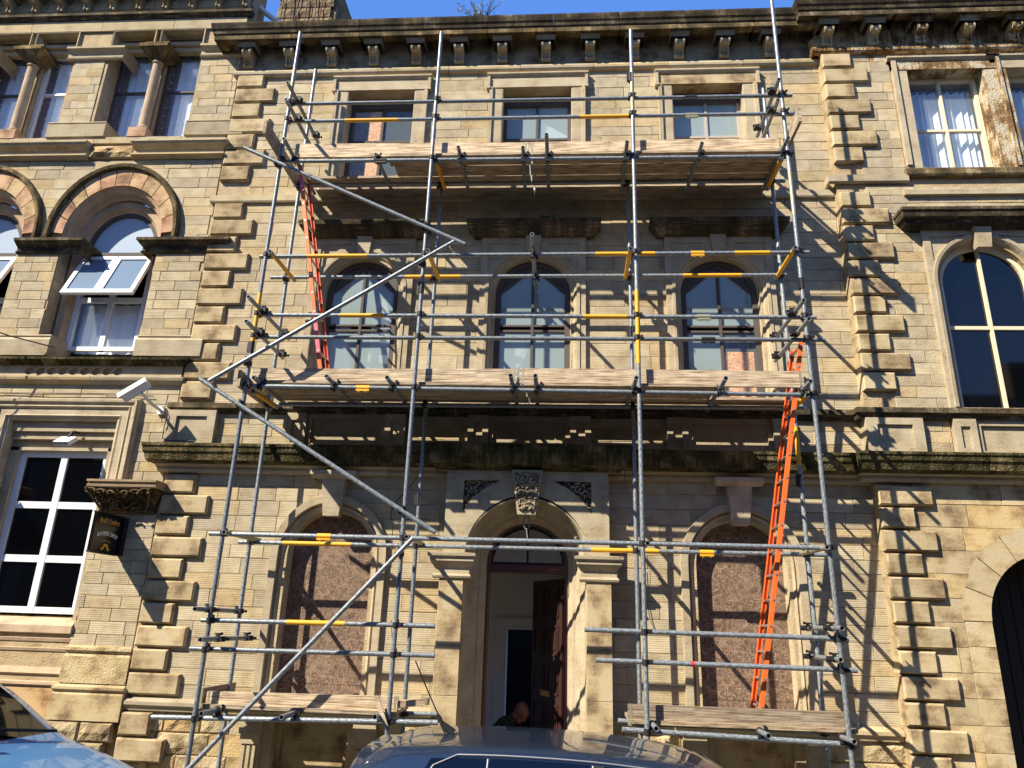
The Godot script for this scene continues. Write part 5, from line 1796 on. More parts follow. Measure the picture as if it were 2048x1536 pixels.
func boards() -> void:
	var where := ["lowest left platform", "lowest right platform", "middle platform", "top platform"]
	var row := ["outer board nearest the street", "middle board of the three", "inner board next to the house"]
	# platform boards: level, y, spans per row
	var L := [[0, 0.755, [[-3.58, -1.60], [-3.58, -1.60], [-3.58, -1.60]]], [1, 0.77, [[0.66, 2.78], [0.66, 2.78], [0.66, 2.78]]], [2, 4.155, [[-3.50, -0.45, 1.70], [-3.52, -0.42, 1.68], [-3.50, -0.40, 2.70]]], [3, 7.183, [[-2.25, -0.42, 2.62], [-2.20, -0.45, 2.64], [-3.55, -0.44, 2.66]]]]
	for l in L:
		for r in 3:
			var xs: Array = l[2][r]
			var z: float = [0.865, 0.635, 0.405][r]
			for k in xs.size() - 1:
				var end := "" if xs.size() == 2 else (", left length," if k == 0 else ", right length,")
				plank("scaffold_board", "weathered scaffold board%s %s on the %s" % [end, row[r], where[l[0]]], "scaffold board", "boards of the scaffold platforms", Vector3(xs[k] + 0.008, l[1] + rng.randf_range(-0.003, 0.003), z), Vector3(xs[k + 1] - 0.008, l[1] + rng.randf_range(-0.003, 0.003), z + rng.randf_range(-0.004, 0.004)), Vector3(0, 0, -1), Vector3.UP, 0.212, 0.034, 0.85)
	for k in 4:
		var y: float = 7.183 if k < 2 else 4.157
		plank("scaffold_board", "scaffold board inside the inner poles of the %s platform, %s half" % ["top" if k < 2 else "middle", ["left", "right"][k % 2]], "scaffold board", "boards of the scaffold platforms", Vector3([-3.4, -0.40][k % 2], y, 0.155), Vector3([-0.42, 2.62][k % 2], y, 0.155), Vector3(0, 0, -1), Vector3.UP, 0.20, 0.034, 0.85)
	# toe boards on edge along the front
	var zt := 0.905
	for t in [[-3.54, -1.60, 0.705, 0.725, 0.18, "reddish toe board across the lowest left platform below the boarded window", 1.12], [0.65, 2.72, 0.73, 0.735, 0.19, "grey-brown knotty toe board across the lowest right platform behind the ladder foot", 0.72], [-3.62, -0.515, 4.145, 4.165, 0.185, "pale toe board on the middle platform, left length up to the joint", 1.3], [-0.49, 2.62, 4.175, 4.16, 0.185, "pale toe board on the middle platform, right length from the joint", 1.22], [-3.46, -0.46, 7.205, 7.18, 0.20, "pale toe board on the top platform, left length", 1.3], [-0.455, 2.66, 7.18, 7.19, 0.20, "pale toe board on the top platform, right length", 1.3]]:
		plank("toe_board", t[5], "toe board", "toe boards along the scaffold front", Vector3(t[0], t[2] + t[4] * 0.5, zt), Vector3(t[1], t[3] + t[4] * 0.5, zt), Vector3.UP, Vector3(0, 0, 1), t[4], 0.036, t[6])
	for t in [[-3.66, 7.20, 1.42, "shaded toe board closing the left end of the top platform"], [2.72, 7.26, 1.40, "toe board closing the right end of the top platform, end band catching light"], [-3.64, 4.06, 1.10, "toe board closing the left end of the middle platform"]]:
		plank("toe_board", t[3], "toe board", "toe boards across the scaffold ends", Vector3(t[0], t[1] + 0.09, t[2]), Vector3(t[0], t[1] + 0.09, 0.12), Vector3.UP, Vector3(-1, 0, 0), 0.19, 0.036, 0.9)
	plank("toe_board", "short toe board closing the left end of the lowest left platform", "toe board", "toe boards across the scaffold ends", Vector3(-3.60, 0.82, 0.93), Vector3(-3.60, 0.82, 0.15), Vector3.UP, Vector3(-1, 0, 0), 0.19, 0.036, 0.85)
	# offcuts on the lowest left platform
	plank("timber_offcut", "short timber offcut leaning on the right pole of the lowest left platform", "offcut", "", Vector3(-1.77, 0.90, 1.08), Vector3(-1.66, 0.66, 1.10), Vector3(0, 0, 1).cross(Vector3(0.11, -0.24, 0.02).normalized()), Vector3(0, 0, 1), 0.045, 0.02, 1.2)
	plank("timber_offcut", "mossy timber offcut lying at the right end of the lowest left platform", "offcut", "", Vector3(-1.62, 0.83, 0.85), Vector3(-1.32, 0.86, 0.8), Vector3(0, 0, -1), Vector3.UP, 0.12, 0.06, 1.1)

func ladder(label: String, foot: Vector3, top: Vector3, zin: float, zout: float, patch: Material) -> void:
	var L := thing("ladder", label, "ladder", foot, "orange ladders up the scaffolding")
	var d := (top - foot).normalized()
	var side := Vector3(0, 0, 1)
	var n := d.cross(side).normalized()
	var ln := (top - foot).length()
	for z in [zin, zout]:
		var a := Vector3(foot.x, foot.y, z)
		var b := Vector3(top.x, top.y, z)
		var st := mk(M.orange)
		tone = Color(1, 1, 1)
		var bs := Basis(n, d, side)
		var c := (a + b) * 0.5
		# channel: web and two flanges
		tbox(st, Transform3D(bs, c), Vector3(0.044, ln, 0.008))
		var inward := 1.0 if z < (zin + zout) * 0.5 else -1.0
		tbox(st, Transform3D(bs, c + n * 0.019 + side * 0.014 * inward), Vector3(0.008, ln, 0.03))
		tbox(st, Transform3D(bs, c - n * 0.019 + side * 0.014 * inward), Vector3(0.008, ln, 0.03))
		var stile := put("stile", st, L)
		st = mk(M.rubber)
		tbox(st, Transform3D(bs, a + d * 0.03), Vector3(0.052, 0.06, 0.04))
		put("foot", st, stile)
		if patch:
			st = mk(patch)
			tbox(st, Transform3D(bs, a + d * ln * 0.19), Vector3(0.0465, ln * 0.13, 0.010))
			put("pink_paint", st, stile)
			st = mk(patch)
			tbox(st, Transform3D(bs, a + d * ln * 0.93), Vector3(0.0465, ln * 0.12, 0.010))
			put("pink_paint", st, stile)
	var k := 0.16
	while k < ln - 0.05:
		var p := foot + d * k
		var st := mk(M.alu)
		tone = Color(1, 1, 1)
		tube(st, Vector3(p.x, p.y, zin - 0.006), Vector3(p.x, p.y, zout + 0.008), 0.014, 8, false)
		put("rung", st, L)
		k += 0.254

# ---------------------------------------------------------------- fittings on the fronts
func fittings() -> void:
	# hanging shop sign, at right angles to the wall
	var S := thing("hanging_sign", "black hanging barber shop sign with gold and white lettering below the carved capital", "sign", Vector3(-5.3, 2.25, 0))
	var x := -5.31
	var st := mk(M.sign)
	tone = Color(1, 1, 1)
	box(st, x - 0.02, x + 0.02, 2.255, 2.70, 0.08, 0.60)
	put("sign_box", st, S)
	st = mk(M.lead)
	box(st, x - 0.026, x + 0.026, 2.245, 2.262, 0.075, 0.605)
	box(st, x - 0.026, x + 0.026, 2.693, 2.71, 0.075, 0.605)
	box(st, x - 0.02, x + 0.045, 2.25, 2.70, 0.0, 0.078)
	put("sign_frame", st, S)
	for side in [1.0, -1.0]:
		var face := sub("sign_face", S)
		face.position = Vector3(x + side * 0.0225, 2.48, 0.34) - S.position
		face.rotation.y = PI * 0.5 * side
		for t in [["Roll Fadez", 0.135, 0.072, M.gold, "Droid Serif", true, 0.0], ["BARBER SHOP", -0.005, 0.062, M.white, "Droid Sans", false, 0.03]]:
			words(face, t[0], Vector3(0, t[1], 0), t[2], t[3], t[4], t[5], t[6], 0.40)
		st = mk(M.gold)
		tone = Color(1, 1, 1)
		for k in 9:
			lump(st, Vector3(-0.08 + 0.02 * k, -0.085 - 2.2 * pow(-0.08 + 0.02 * k, 2), 0.0), Vector3(0.009, 0.006, 0.003), 0.4 * (k % 3))
		for s in [-1.0, 1.0]:
			prism(st, PackedVector2Array([Vector2(0, -0.125), Vector2(s * 0.025, -0.118), Vector2(s * 0.045, -0.135), Vector2(s * 0.06, -0.165), Vector2(s * 0.078, -0.178), Vector2(s * 0.085, -0.165), Vector2(s * 0.088, -0.185), Vector2(s * 0.065, -0.198), Vector2(s * 0.035, -0.185), Vector2(s * 0.012, -0.155), Vector2(0, -0.15)]), 0.0, 0.003)
		var mo := put("moustache_mark", st, face)
		mo.position = Vector3.ZERO
	# floodlight in the head of the left window
	var F := thing("floodlight", "white slatted floodlight tilted out under the stepped lintel of the ground-floor window", "floodlight", Vector3(-6.2, 3.6, 0.05))
	st = mk(M.white)
	var bs := Basis(Vector3.RIGHT, -0.95)
	tbox(st, Transform3D(bs, Vector3(-6.2, 3.62, 0.16)), Vector3(0.2, 0.17, 0.055))
	put("housing", st, F)
	st = mk(M.steel)
	for k in 8:
		tbox(st, Transform3D(bs, Vector3(-6.28 + 0.023 * k, 3.60, 0.185) + bs * Vector3(0, -0.01, 0.01)), Vector3(0.006, 0.13, 0.03))
	put("cooling_fins", st, F)
	st = mk(M.clamp)
	cord(st, [Vector3(-6.2, 3.66, 0.12), Vector3(-6.2, 3.76, 0.06), Vector3(-6.2, 3.78, -0.06)], 0.02, 8)
	put("bracket", st, F)
	# camera on the wall
	var K := thing("security_camera", "white box security camera on a bracket above the carved capital, pointing down left", "security camera", Vector3(-5.15, 4.15, 0))
	var a := Vector3(-5.11, 4.31, 0.42)
	var b := Vector3(-5.37, 4.10, 0.46)
	var d := (b - a).normalized()
	var u := Vector3(-0.15, 0.62, 0.77).cross(d).normalized()
	var kb := Basis(u, d.cross(u), d)
	st = mk(M.white)
	tbox(st, Transform3D(kb, (a + b) * 0.5), Vector3(0.11, 0.10, (b - a).length()))
	tbox(st, Transform3D(kb, (a + b) * 0.5 + kb.y * 0.057 + d * 0.02), Vector3(0.125, 0.012, (b - a).length() + 0.03))
	put("housing", st, K)
	st = mk(M.dark_glass)
	tbox(st, Transform3D(kb, b + d * 0.003), Vector3(0.075, 0.07, 0.006))
	put("lens_window", st, K)
	st = mk(M.white)
	cord(st, [Vector3(-5.16, 4.17, 0.44), Vector3(-5.13, 4.09, 0.2), Vector3(-5.12, 4.07, 0.03)], 0.02, 8)
	tbox(st, Transform3D(Basis(), Vector3(-5.12, 4.07, 0.02)), Vector3(0.08, 0.1, 0.03))
	put("bracket", st, K)
	# cables
	for q in [["thin black cable running down from the security camera beside the corner pedestal", [Vector3(-5.10, 4.12, 0.04), Vector3(-4.98, 4.0, 0.09), Vector3(-4.99, 3.86, 0.1), Vector3(-5.01, 3.70, 0.06), Vector3(-4.9, 3.66, 0.1), Vector3(-4.55, 3.66, 0.11)], 0.006], ["thin cable sagging along the plain course over the left ground-floor window", [Vector3(-7.6, 4.29, 0.02), Vector3(-6.8, 4.27, 0.02), Vector3(-6.0, 4.275, 0.02), Vector3(-5.25, 4.26, 0.03)], 0.006], ["black cable looping from the inner pole to the left arched window", [Vector3(-1.70, 3.20, 0.3), Vector3(-1.95, 2.98, 0.1), Vector3(-2.03, 2.83, 0.07), Vector3(-1.99, 2.66, 0.07), Vector3(-1.97, 2.2, 0.07)], 0.005], ["dark overhead wire anchored to the sill of the left first-floor window", [Vector3(-8.9, 5.42, 1.3), Vector3(-8.0, 5.17, 0.8), Vector3(-7.2, 4.98, 0.3), Vector3(-6.72, 4.91, 0.06)], 0.009], ["short loose wire hanging on the stones right of the doorway", [Vector3(0.95, 2.25, 0.02), Vector3(0.96, 1.9, 0.025), Vector3(0.99, 1.72, 0.03), Vector3(1.03, 1.62, 0.02)], 0.004], ["short loose wire left of the door pilaster", [Vector3(-1.93, 1.62, 0.02), Vector3(-1.89, 1.35, 0.03), Vector3(-1.90, 1.1, 0.02)], 0.004]]:
		st = mk(M.cable)
		tone = Color(1, 1, 1)
		cord(st, q[1], q[2], 6)
		tag(put("cable", st), q[0], "cable", "loose cables on the fronts")
	# lantern hook under the keystone
	st = mk(M.steel)
	tone = Color(1, 1, 1)
	var ring := []
	for k in 15:
		ring.append(Vector3(-0.41 + 0.035 * sin(TAU * k / 14.0), 2.745 + 0.075 * cos(TAU * k / 14.0), 0.1))
	cord(st, ring, 0.008, 6)
	cord(st, [Vector3(-0.41, 2.82, 0.1), Vector3(-0.41, 2.87, 0.1)], 0.009, 6)
	cord(st, [Vector3(-0.41, 2.67, 0.1), Vector3(-0.40, 2.6, 0.1), Vector3(-0.395, 2.55, 0.1), Vector3(-0.415, 2.51, 0.1)], 0.009, 6)
	tag(put("lantern_hook", st), "bare metal ring and hook hanging below the carved keystone of the doorway", "hook")

func words(under: Node3D, text: String, at: Vector3, size: float, m: Material, font: String, italic: bool, bend: float, width: float) -> void:
	var f := SystemFont.new()
	f.font_names = PackedStringArray([font])
	f.font_italic = italic
	f.font_weight = 700
	# letters set one by one so that the line can arch
	var holder := Node3D.new()
	holder.name = numbered("lettering", under)
	var parts := []
	var total := 0.0
	for ch in text:
		var tm := TextMesh.new()
		tm.text = ch
		tm.font = f
		tm.font_size = 64
		tm.pixel_size = size / 64.0
		tm.depth = 0.003
		tm.material = m
		var w := maxf(tm.get_aabb().size.x, size * 0.22) + size * 0.10
		parts.append([tm, w, ch])
		total += w
	var s := minf(1.0, width / total)
	var st := SurfaceTool.new()
	st.begin(Mesh.PRIMITIVE_TRIANGLES)
	var xx := -total * s * 0.5
	for p in parts:
		var cx: float = xx + p[1] * s * 0.5
		xx += p[1] * s
		if p[2] == " ":
			continue
		var t := cx / (width * 0.5)
		var tr := Transform3D(Basis(Vector3(0, 0, 1), -bend * t * 6.0).scaled(Vector3(s, 1, 1)), Vector3(cx, -bend * t * t, 0))
		st.append_from(p[0], 0, tr)
	st.set_material(m)
	holder.free()
	var o := MeshInstance3D.new()
	o.mesh = st.commit()
	o.name = numbered("lettering", under)
	under.add_child(o, true)
	o.position = at

# ---------------------------------------------------------------- cars
# a section: x, belt height, belt half width, roof-edge height, roof-edge half width, crown height
func section(secs: Array, x: float) -> Array:
	var k := 0
	while k < secs.size() - 2 and x > secs[k + 1][0]:
		k += 1
	var a: Array = secs[maxi(k - 1, 0)]; var b: Array = secs[k]; var c: Array = secs[k + 1]; var d: Array = secs[mini(k + 2, secs.size() - 1)]
	var t: float = clampf((x - b[0]) / (c[0] - b[0]), 0.0, 1.0)
	var o := [x]
	for i in range(1, 6):
		var m0: float = (c[i] - a[i]) / maxf(c[0] - a[0], 0.01) * (c[0] - b[0])
		var m1: float = (d[i] - b[i]) / maxf(d[0] - b[0], 0.01) * (c[0] - b[0])
		var t2 := t * t; var t3 := t2 * t
		o.append((2 * t3 - 3 * t2 + 1) * b[i] + (t3 - 2 * t2 + t) * m0 + (-2 * t3 + 3 * t2) * c[i] + (t3 - t2) * m1)
	return o

func ring_of(s: Array, g: float) -> Array:
	var x: float = s[0]
	return [Vector3(x, g + 0.20, s[2] * 0.86), Vector3(x, g + 0.34, s[2] * 0.98), Vector3(x, lerpf(g + 0.34, s[1], 0.55), s[2] + 0.03), Vector3(x, s[1] - 0.04, s[2] + 0.01), Vector3(x, s[1], s[2] - 0.015),
		Vector3(x, lerpf(s[1], s[3], 0.5), lerpf(s[2], s[4], 0.42)), Vector3(x, s[3], s[4]), Vector3(x, lerpf(s[3], s[5], 0.55), s[4] * 0.86), Vector3(x, lerpf(s[3], s[5], 0.85), s[4] * 0.5), Vector3(x, s[5], 0.0)]

func car(T: Node3D, secs: Array, zc: float, g: float, paint: Material, x_ws: Vector2, x_rw: Vector2, glasses: Array, wheels: Array) -> void:
	var body := mk(paint)
	var ws := mk(M.dark_glass)
	var rw := mk(M.dark_glass)
	tone = Color(1, 1, 1)
	var x0: float = secs[0][0]
	var x1: float = secs[-1][0]
	var n := 72
	for part in [body, ws, rw]:
		part.set_smooth_group(0)
	for s in [1.0, -1.0]:
		for i in n:
			var xa := lerpf(x0, x1, float(i) / n)
			var xb := lerpf(x0, x1, float(i + 1) / n)
			var A := ring_of(section(secs, xa), g)
			var B := ring_of(section(secs, xb), g)
			var xm := (xa + xb) * 0.5
			for j in 9:
				var st := body
				if j >= 7 and xm > x_ws.x and xm < x_ws.y: st = ws
				if j >= 6 and xm > x_rw.x and xm < x_rw.y: st = rw
				var q := []
				for p in [A[j], B[j], B[j + 1], A[j + 1]]:
					q.append(Vector3(p.x, p.y, zc + s * p.z))
				if s < 0: q.reverse()
				for f in [[0, 2, 1], [0, 3, 2]]:
					for v in f:
						st.set_color(tone)
						st.set_uv(Vector2(q[v].x, q[v].z))
						st.add_vertex(q[v])
	for e in [[x0, -1.0], [x1, 1.0]]:
		var A := ring_of(section(secs, e[0]), g)
		for j in 9:
			for s in [1.0, -1.0]:
				for p in [Vector3(e[0], g + 0.2, zc), Vector3(e[0], A[j].y, zc + s * A[j].z), Vector3(e[0], A[j + 1].y, zc + s * A[j + 1].z)]:
					body.set_color(tone); body.set_uv(Vector2(p.z, p.y)); body.add_vertex(p)
	for part in [[body, "body"], [ws, "windscreen"], [rw, "rear_window"]]:
		part[0].index()
		part[0].generate_normals()
		put(part[1], part[0], T)
	var side := func(x: float, t: float, s: float, out: float) -> Vector3:
		var r := ring_of(section(secs, x), g)
		var p: Vector3 = r[4].lerp(r[5], t * 2.0) if t < 0.5 else r[5].lerp(r[6], t * 2.0 - 1.0)
		return Vector3(p.x, p.y + out * 0.35, zc + s * (p.z + out))
	for s in [1.0, -1.0]:
		for gl in glasses:
			# gl: bottom x0, bottom x1, top x0, top x1
			var st := mk(M.dark_glass)
			tone = Color(1, 1, 1)
			for a in 8:
				for b in 5:
					var p := []
					for q in [[a, b], [a + 1, b], [a + 1, b + 1], [a, b + 1]]:
						var v: float = q[1] / 5.0
						var u: float = q[0] / 8.0
						p.append(side.call(lerpf(lerpf(gl[0], gl[2], v), lerpf(gl[1], gl[3], v), u), 0.05 + 0.86 * v, s, 0.006))
					if s < 0: p.reverse()
					quad(st, p[0], p[1], p[2], p[3])
			put("side_window", st, T)
		var tr := mk(M.alu)
		tone = Color(1, 1, 1)
		var pts := [side.call(glasses[0][0] - 0.02, 0.04, s, 0.008)]
		for k in 13:
			var x := lerpf(glasses[0][2] + 0.02, glasses[-1][3], k / 12.0)
			pts.append(side.call(x, 0.94 if k > 0 else 0.84, s, 0.009))
		cord(tr, pts, 0.0055, 6)
		for gi in glasses.size() - 1:
			cord(tr, [side.call(glasses[gi][1] + 0.012, 0.05, s, 0.009), side.call(glasses[gi][3] + 0.012, 0.5, s, 0.012), side.call(glasses[gi][3] + 0.012, 0.9, s, 0.009)], 0.006, 6)
		put("window_trim", tr, T)
		for gi in range(1, glasses.size() - 1):
			var pl := mk(M.rubber)
			for b in 5:
				var p := []
				for q in [[0, b], [1, b], [1, b + 1], [0, b + 1]]:
					var v: float = q[1] / 5.0
					var xx: float = lerpf(glasses[gi][1], glasses[gi][3], v) if q[0] == 0 else lerpf(glasses[gi + 1][0], glasses[gi + 1][2], v)
					p.append(side.call(xx, 0.05 + 0.86 * v, s, 0.005))
				if s < 0: p.reverse()
				quad(pl, p[0], p[1], p[2], p[3])
			put("door_pillar", pl, T)
	for wx in wheels:
		for s in [1.0, -1.0]:
			var wh := sub("wheel", T)
			var c := Vector3(wx, g + 0.315, zc + s * 0.76)
			var st := mk(M.rubber)
			tube(st, c - Vector3(0, 0, 0.1), c + Vector3(0, 0, 0.1 + 0.005 * s), 0.315, 24, false)
			put("tyre", st, wh)
			st = mk(M.alu)
			tube(st, c + Vector3(0, 0, 0.101 * s), c + Vector3(0, 0, 0.115 * s), 0.21, 20, false)
			put("rim", st, wh)
		var arch_st := mk(M.rubber)
		for s in [1.0, -1.0]:
			tube(arch_st, Vector3(wx, g + 0.33, zc + s * 0.74), Vector3(wx, g + 0.33, zc + s * 0.80), 0.36, 24, false)
		put("wheel_arch", arch_st, T)

func cars() -> void:
	var g := -0.465
	var A := thing("parked_car", "dark blue hatchback parked in front of the doorway, with roof spoiler and whip aerial", "car", Vector3(0.6, g, 3.7))
	var secs := [[-1.55, 0.0, 0.72, 0.02, 0.6, 0.03], [-1.46, 0.3, 0.8, 0.34, 0.64, 0.35], [-1.38, 0.46, 0.83, 0.5, 0.64, 0.51], [-1.2, 0.49, 0.85, 0.722, 0.58, 0.747], [-1.04, 0.5, 0.855, 0.898, 0.5, 0.912], [-0.75, 0.5, 0.86, 0.94, 0.5, 0.954], [-0.2, 0.5, 0.86, 0.953, 0.5, 0.967], [0.4, 0.495, 0.86, 0.926, 0.5, 0.94], [0.85, 0.49, 0.86, 0.858, 0.5, 0.872], [1.25, 0.48, 0.86, 0.662, 0.62, 0.697], [1.6, 0.46, 0.855, 0.505, 0.68, 0.53], [2.2, 0.38, 0.83, 0.415, 0.66, 0.44], [2.55, 0.26, 0.76, 0.29, 0.58, 0.31], [2.7, -0.05, 0.64, -0.03, 0.5, -0.02]]
	car(A, secs, 3.7, g, M.paint_dark, Vector2(0.86, 1.58), Vector2(-1.36, -1.08), [[-0.92, -0.40, -0.70, -0.40], [-0.375, 0.165, -0.375, 0.165], [0.235, 1.38, 0.235, 0.80]], [-0.72, 1.85])
	var st := mk(M.paint_dark)
	tone = Color(1, 1, 1)
	# roof spoiler with drooping tips
	var n := 16
	for k in n:
		var p := []
		for q in [k, k + 1]:
			var v: float = -1.0 + 2.0 * q / n
			var w: float = 0.56 * v
			var dr: float = 0.10 * pow(absf(v), 4.0)
			p.append([Vector3(-0.98, 0.912 - dr, 3.7 + w), Vector3(-1.14, 0.907 - dr * 1.1, 3.7 + w * 0.98), Vector3(-1.165, 0.887 - dr * 1.2, 3.7 + w * 0.97), Vector3(-1.06, 0.86 - dr * 1.5, 3.7 + w)])
		for j in 3:
			quad(st, p[0][j + 1], p[1][j + 1], p[1][j], p[0][j])
	put("spoiler", st, A)
	st = mk(M.rubber)
	cord(st, [Vector3(-0.70, 0.965, 3.7), Vector3(-0.735, 1.02, 3.7)], 0.016, 8)
	tube(st, Vector3(-0.66, 0.96, 3.7), Vector3(-0.735, 1.02, 3.7), 0.028, 8, false, 0.012)
	cord(st, [Vector3(-0.735, 1.02, 3.7), Vector3(-0.83, 1.19, 3.7), Vector3(-0.925, 1.37, 3.7)], 0.0045, 6)
	put("aerial", st, A)
	for s in [1.0, -1.0]:
		st = mk(M.red_paint)
		tbox(st, Transform3D(Basis(), Vector3(-1.41, 0.36, 3.7 + s * 0.68)), Vector3(0.1, 0.14, 0.22))
		put("tail_light", st, A)
		st = mk(M.dark_glass)
		tbox(st, Transform3D(Basis(), Vector3(2.50, 0.22, 3.7 + s * 0.62)), Vector3(0.2, 0.1, 0.22))
		put("headlight", st, A)
	var B := thing("parked_car", "pale blue car in the bottom left corner, its windscreen and bonnet showing", "car", Vector3(-4.9, g, 3.55))
	secs = [[-7.1, 0.06, 0.72, 0.07, 0.6, 0.08], [-7.0, 0.46, 0.84, 0.55, 0.64, 0.57], [-6.85, 0.56, 0.87, 0.95, 0.64, 0.99], [-6.5, 0.58, 0.88, 1.15, 0.65, 1.2], [-5.6, 0.58, 0.88, 1.2, 0.65, 1.25], [-4.75, 0.58, 0.88, 1.175, 0.65, 1.225], [-4.25, 0.58, 0.88, 1.05, 0.68, 1.09], [-3.74, 0.58, 0.88, 0.715, 0.76, 0.74], [-3.5, 0.56, 0.88, 0.635, 0.77, 0.66], [-3.12, 0.46, 0.86, 0.505, 0.74, 0.53], [-2.82, 0.3, 0.8, 0.33, 0.66, 0.35], [-2.66, -0.04, 0.68, -0.03, 0.55, -0.02]]
	car(B, secs, 3.55, g, M.paint_blue, Vector2(-4.70, -3.74), Vector2(-6.95, -6.6), [[-6.3, -5.45, -6.2, -5.45], [-5.4, -4.0, -5.4, -4.62]], [-6.1, -3.45])
	st = mk(M.rubber)
	tone = Color(1, 1, 1)
	cord(st, [Vector3(-3.70, 0.765, 2.95), Vector3(-3.80, 0.81, 3.3), Vector3(-3.86, 0.85, 3.6)], 0.012, 6)
	cord(st, [Vector3(-3.70, 0.765, 3.55), Vector3(-3.80, 0.82, 3.85), Vector3(-3.84, 0.83, 4.1)], 0.012, 6)
	put("wiper", st, B)
	for s in [1.0, -1.0]:
		st = mk(M.dark_glass)
		tbox(st, Transform3D(Basis(), Vector3(-2.86, 0.26, 3.55 + s * 0.62)), Vector3(0.2, 0.12, 0.24))
		put("headlight", st, B)

# ---------------------------------------------------------------- a person stooping in the doorway
func blob(st: SurfaceTool, caps: Array, k: float, cell: float) -> void:
	var lo := Vector3.INF
	var hi := -Vector3.INF
	for c in caps:
		for p in [[c[0], c[2]], [c[1], c[3]]]:
			lo = lo.min(p[0] - Vector3.ONE * (p[1] + 2.0 * cell))
			hi = hi.max(p[0] + Vector3.ONE * (p[1] + 2.0 * cell))
	var n := Vector3i(((hi - lo) / cell).ceil()) + Vector3i.ONE
	var f := PackedFloat32Array()
	f.resize(n.x * n.y * n.z)
	f.fill(9.0)
	for c in caps:
		var a: Vector3 = c[0]; var b: Vector3 = c[1]
		var ba := b - a
		var bb := maxf(ba.length_squared(), 1e-9)
		var rm: float = maxf(c[2], c[3]) + k * 1.5 + cell * 2.0
		var i0 := Vector3i(((a.min(b) - Vector3.ONE * rm - lo) / cell).floor()).clamp(Vector3i.ZERO, n - Vector3i.ONE)
		var i1 := Vector3i(((a.max(b) + Vector3.ONE * rm - lo) / cell).ceil()).clamp(Vector3i.ZERO, n - Vector3i.ONE)
		for z in range(i0.z, i1.z + 1):
			for y in range(i0.y, i1.y + 1):
				for x in range(i0.x, i1.x + 1):
					var p := lo + Vector3(x, y, z) * cell
					var h := clampf((p - a).dot(ba) / bb, 0.0, 1.0)
					var d := (p - a - ba * h).length() - lerpf(c[2], c[3], h)
					var i := (z * n.y + y) * n.x + x
					var o := f[i]
					var w := clampf(0.5 + 0.5 * (o - d) / k, 0.0, 1.0)
					f[i] = lerpf(o, d, w) - k * w * (1.0 - w) if absf(o - d) < k else minf(o, d)
	var vid := {}
	var pts := []
	var step := [0, 1, n.x, n.x + 1, n.x * n.y, n.x * n.y + 1, n.x * n.y + n.x, n.x * n.y + n.x + 1]
	for z in n.z - 1:
		for y in n.y - 1:
			for x in n.x - 1:
				var i := (z * n.y + y) * n.x + x
				var neg := 0
				for s in step:
					if f[i + s] < 0.0: neg += 1
				if neg == 0 or neg == 8: continue
				var sum := Vector3.ZERO
				var cnt := 0
				for e in [[0, 1], [2, 3], [4, 5], [6, 7], [0, 2], [1, 3], [4, 6], [5, 7], [0, 4], [1, 5], [2, 6], [3, 7]]:
					var u := f[i + step[e[0]]]
					var v := f[i + step[e[1]]]
					if (u < 0.0) != (v < 0.0):
						var t := u / (u - v)
						var pa := Vector3(e[0] & 1, (e[0] >> 1) & 1, e[0] >> 2)
						var pb := Vector3(e[1] & 1, (e[1] >> 1) & 1, e[1] >> 2)
						sum += pa.lerp(pb, t); cnt += 1
				vid[i] = pts.size()
				pts.append(lo + (Vector3(x, y, z) + sum / cnt) * cell)
	st.set_smooth_group(0)
	var dirs := [[1, n.x, n.x * n.y], [n.x, n.x * n.y, 1], [n.x * n.y, 1, n.x]]
	for i in vid:
		for d in dirs:
			var j: int = i + d[0]
			if j >= f.size() or (f[i] < 0.0) == (f[j] < 0.0): continue
			var q := [i, i - d[1], i - d[1] - d[2], i - d[2]]
			if not (vid.has(q[1]) and vid.has(q[2]) and vid.has(q[3])): continue
			if f[i] < 0.0: q.reverse()
			for t in [0, 1, 2, 0, 2, 3]:
				st.set_color(tone)
				st.add_vertex(pts[vid[q[t]]])
	st.index()
	st.generate_normals()

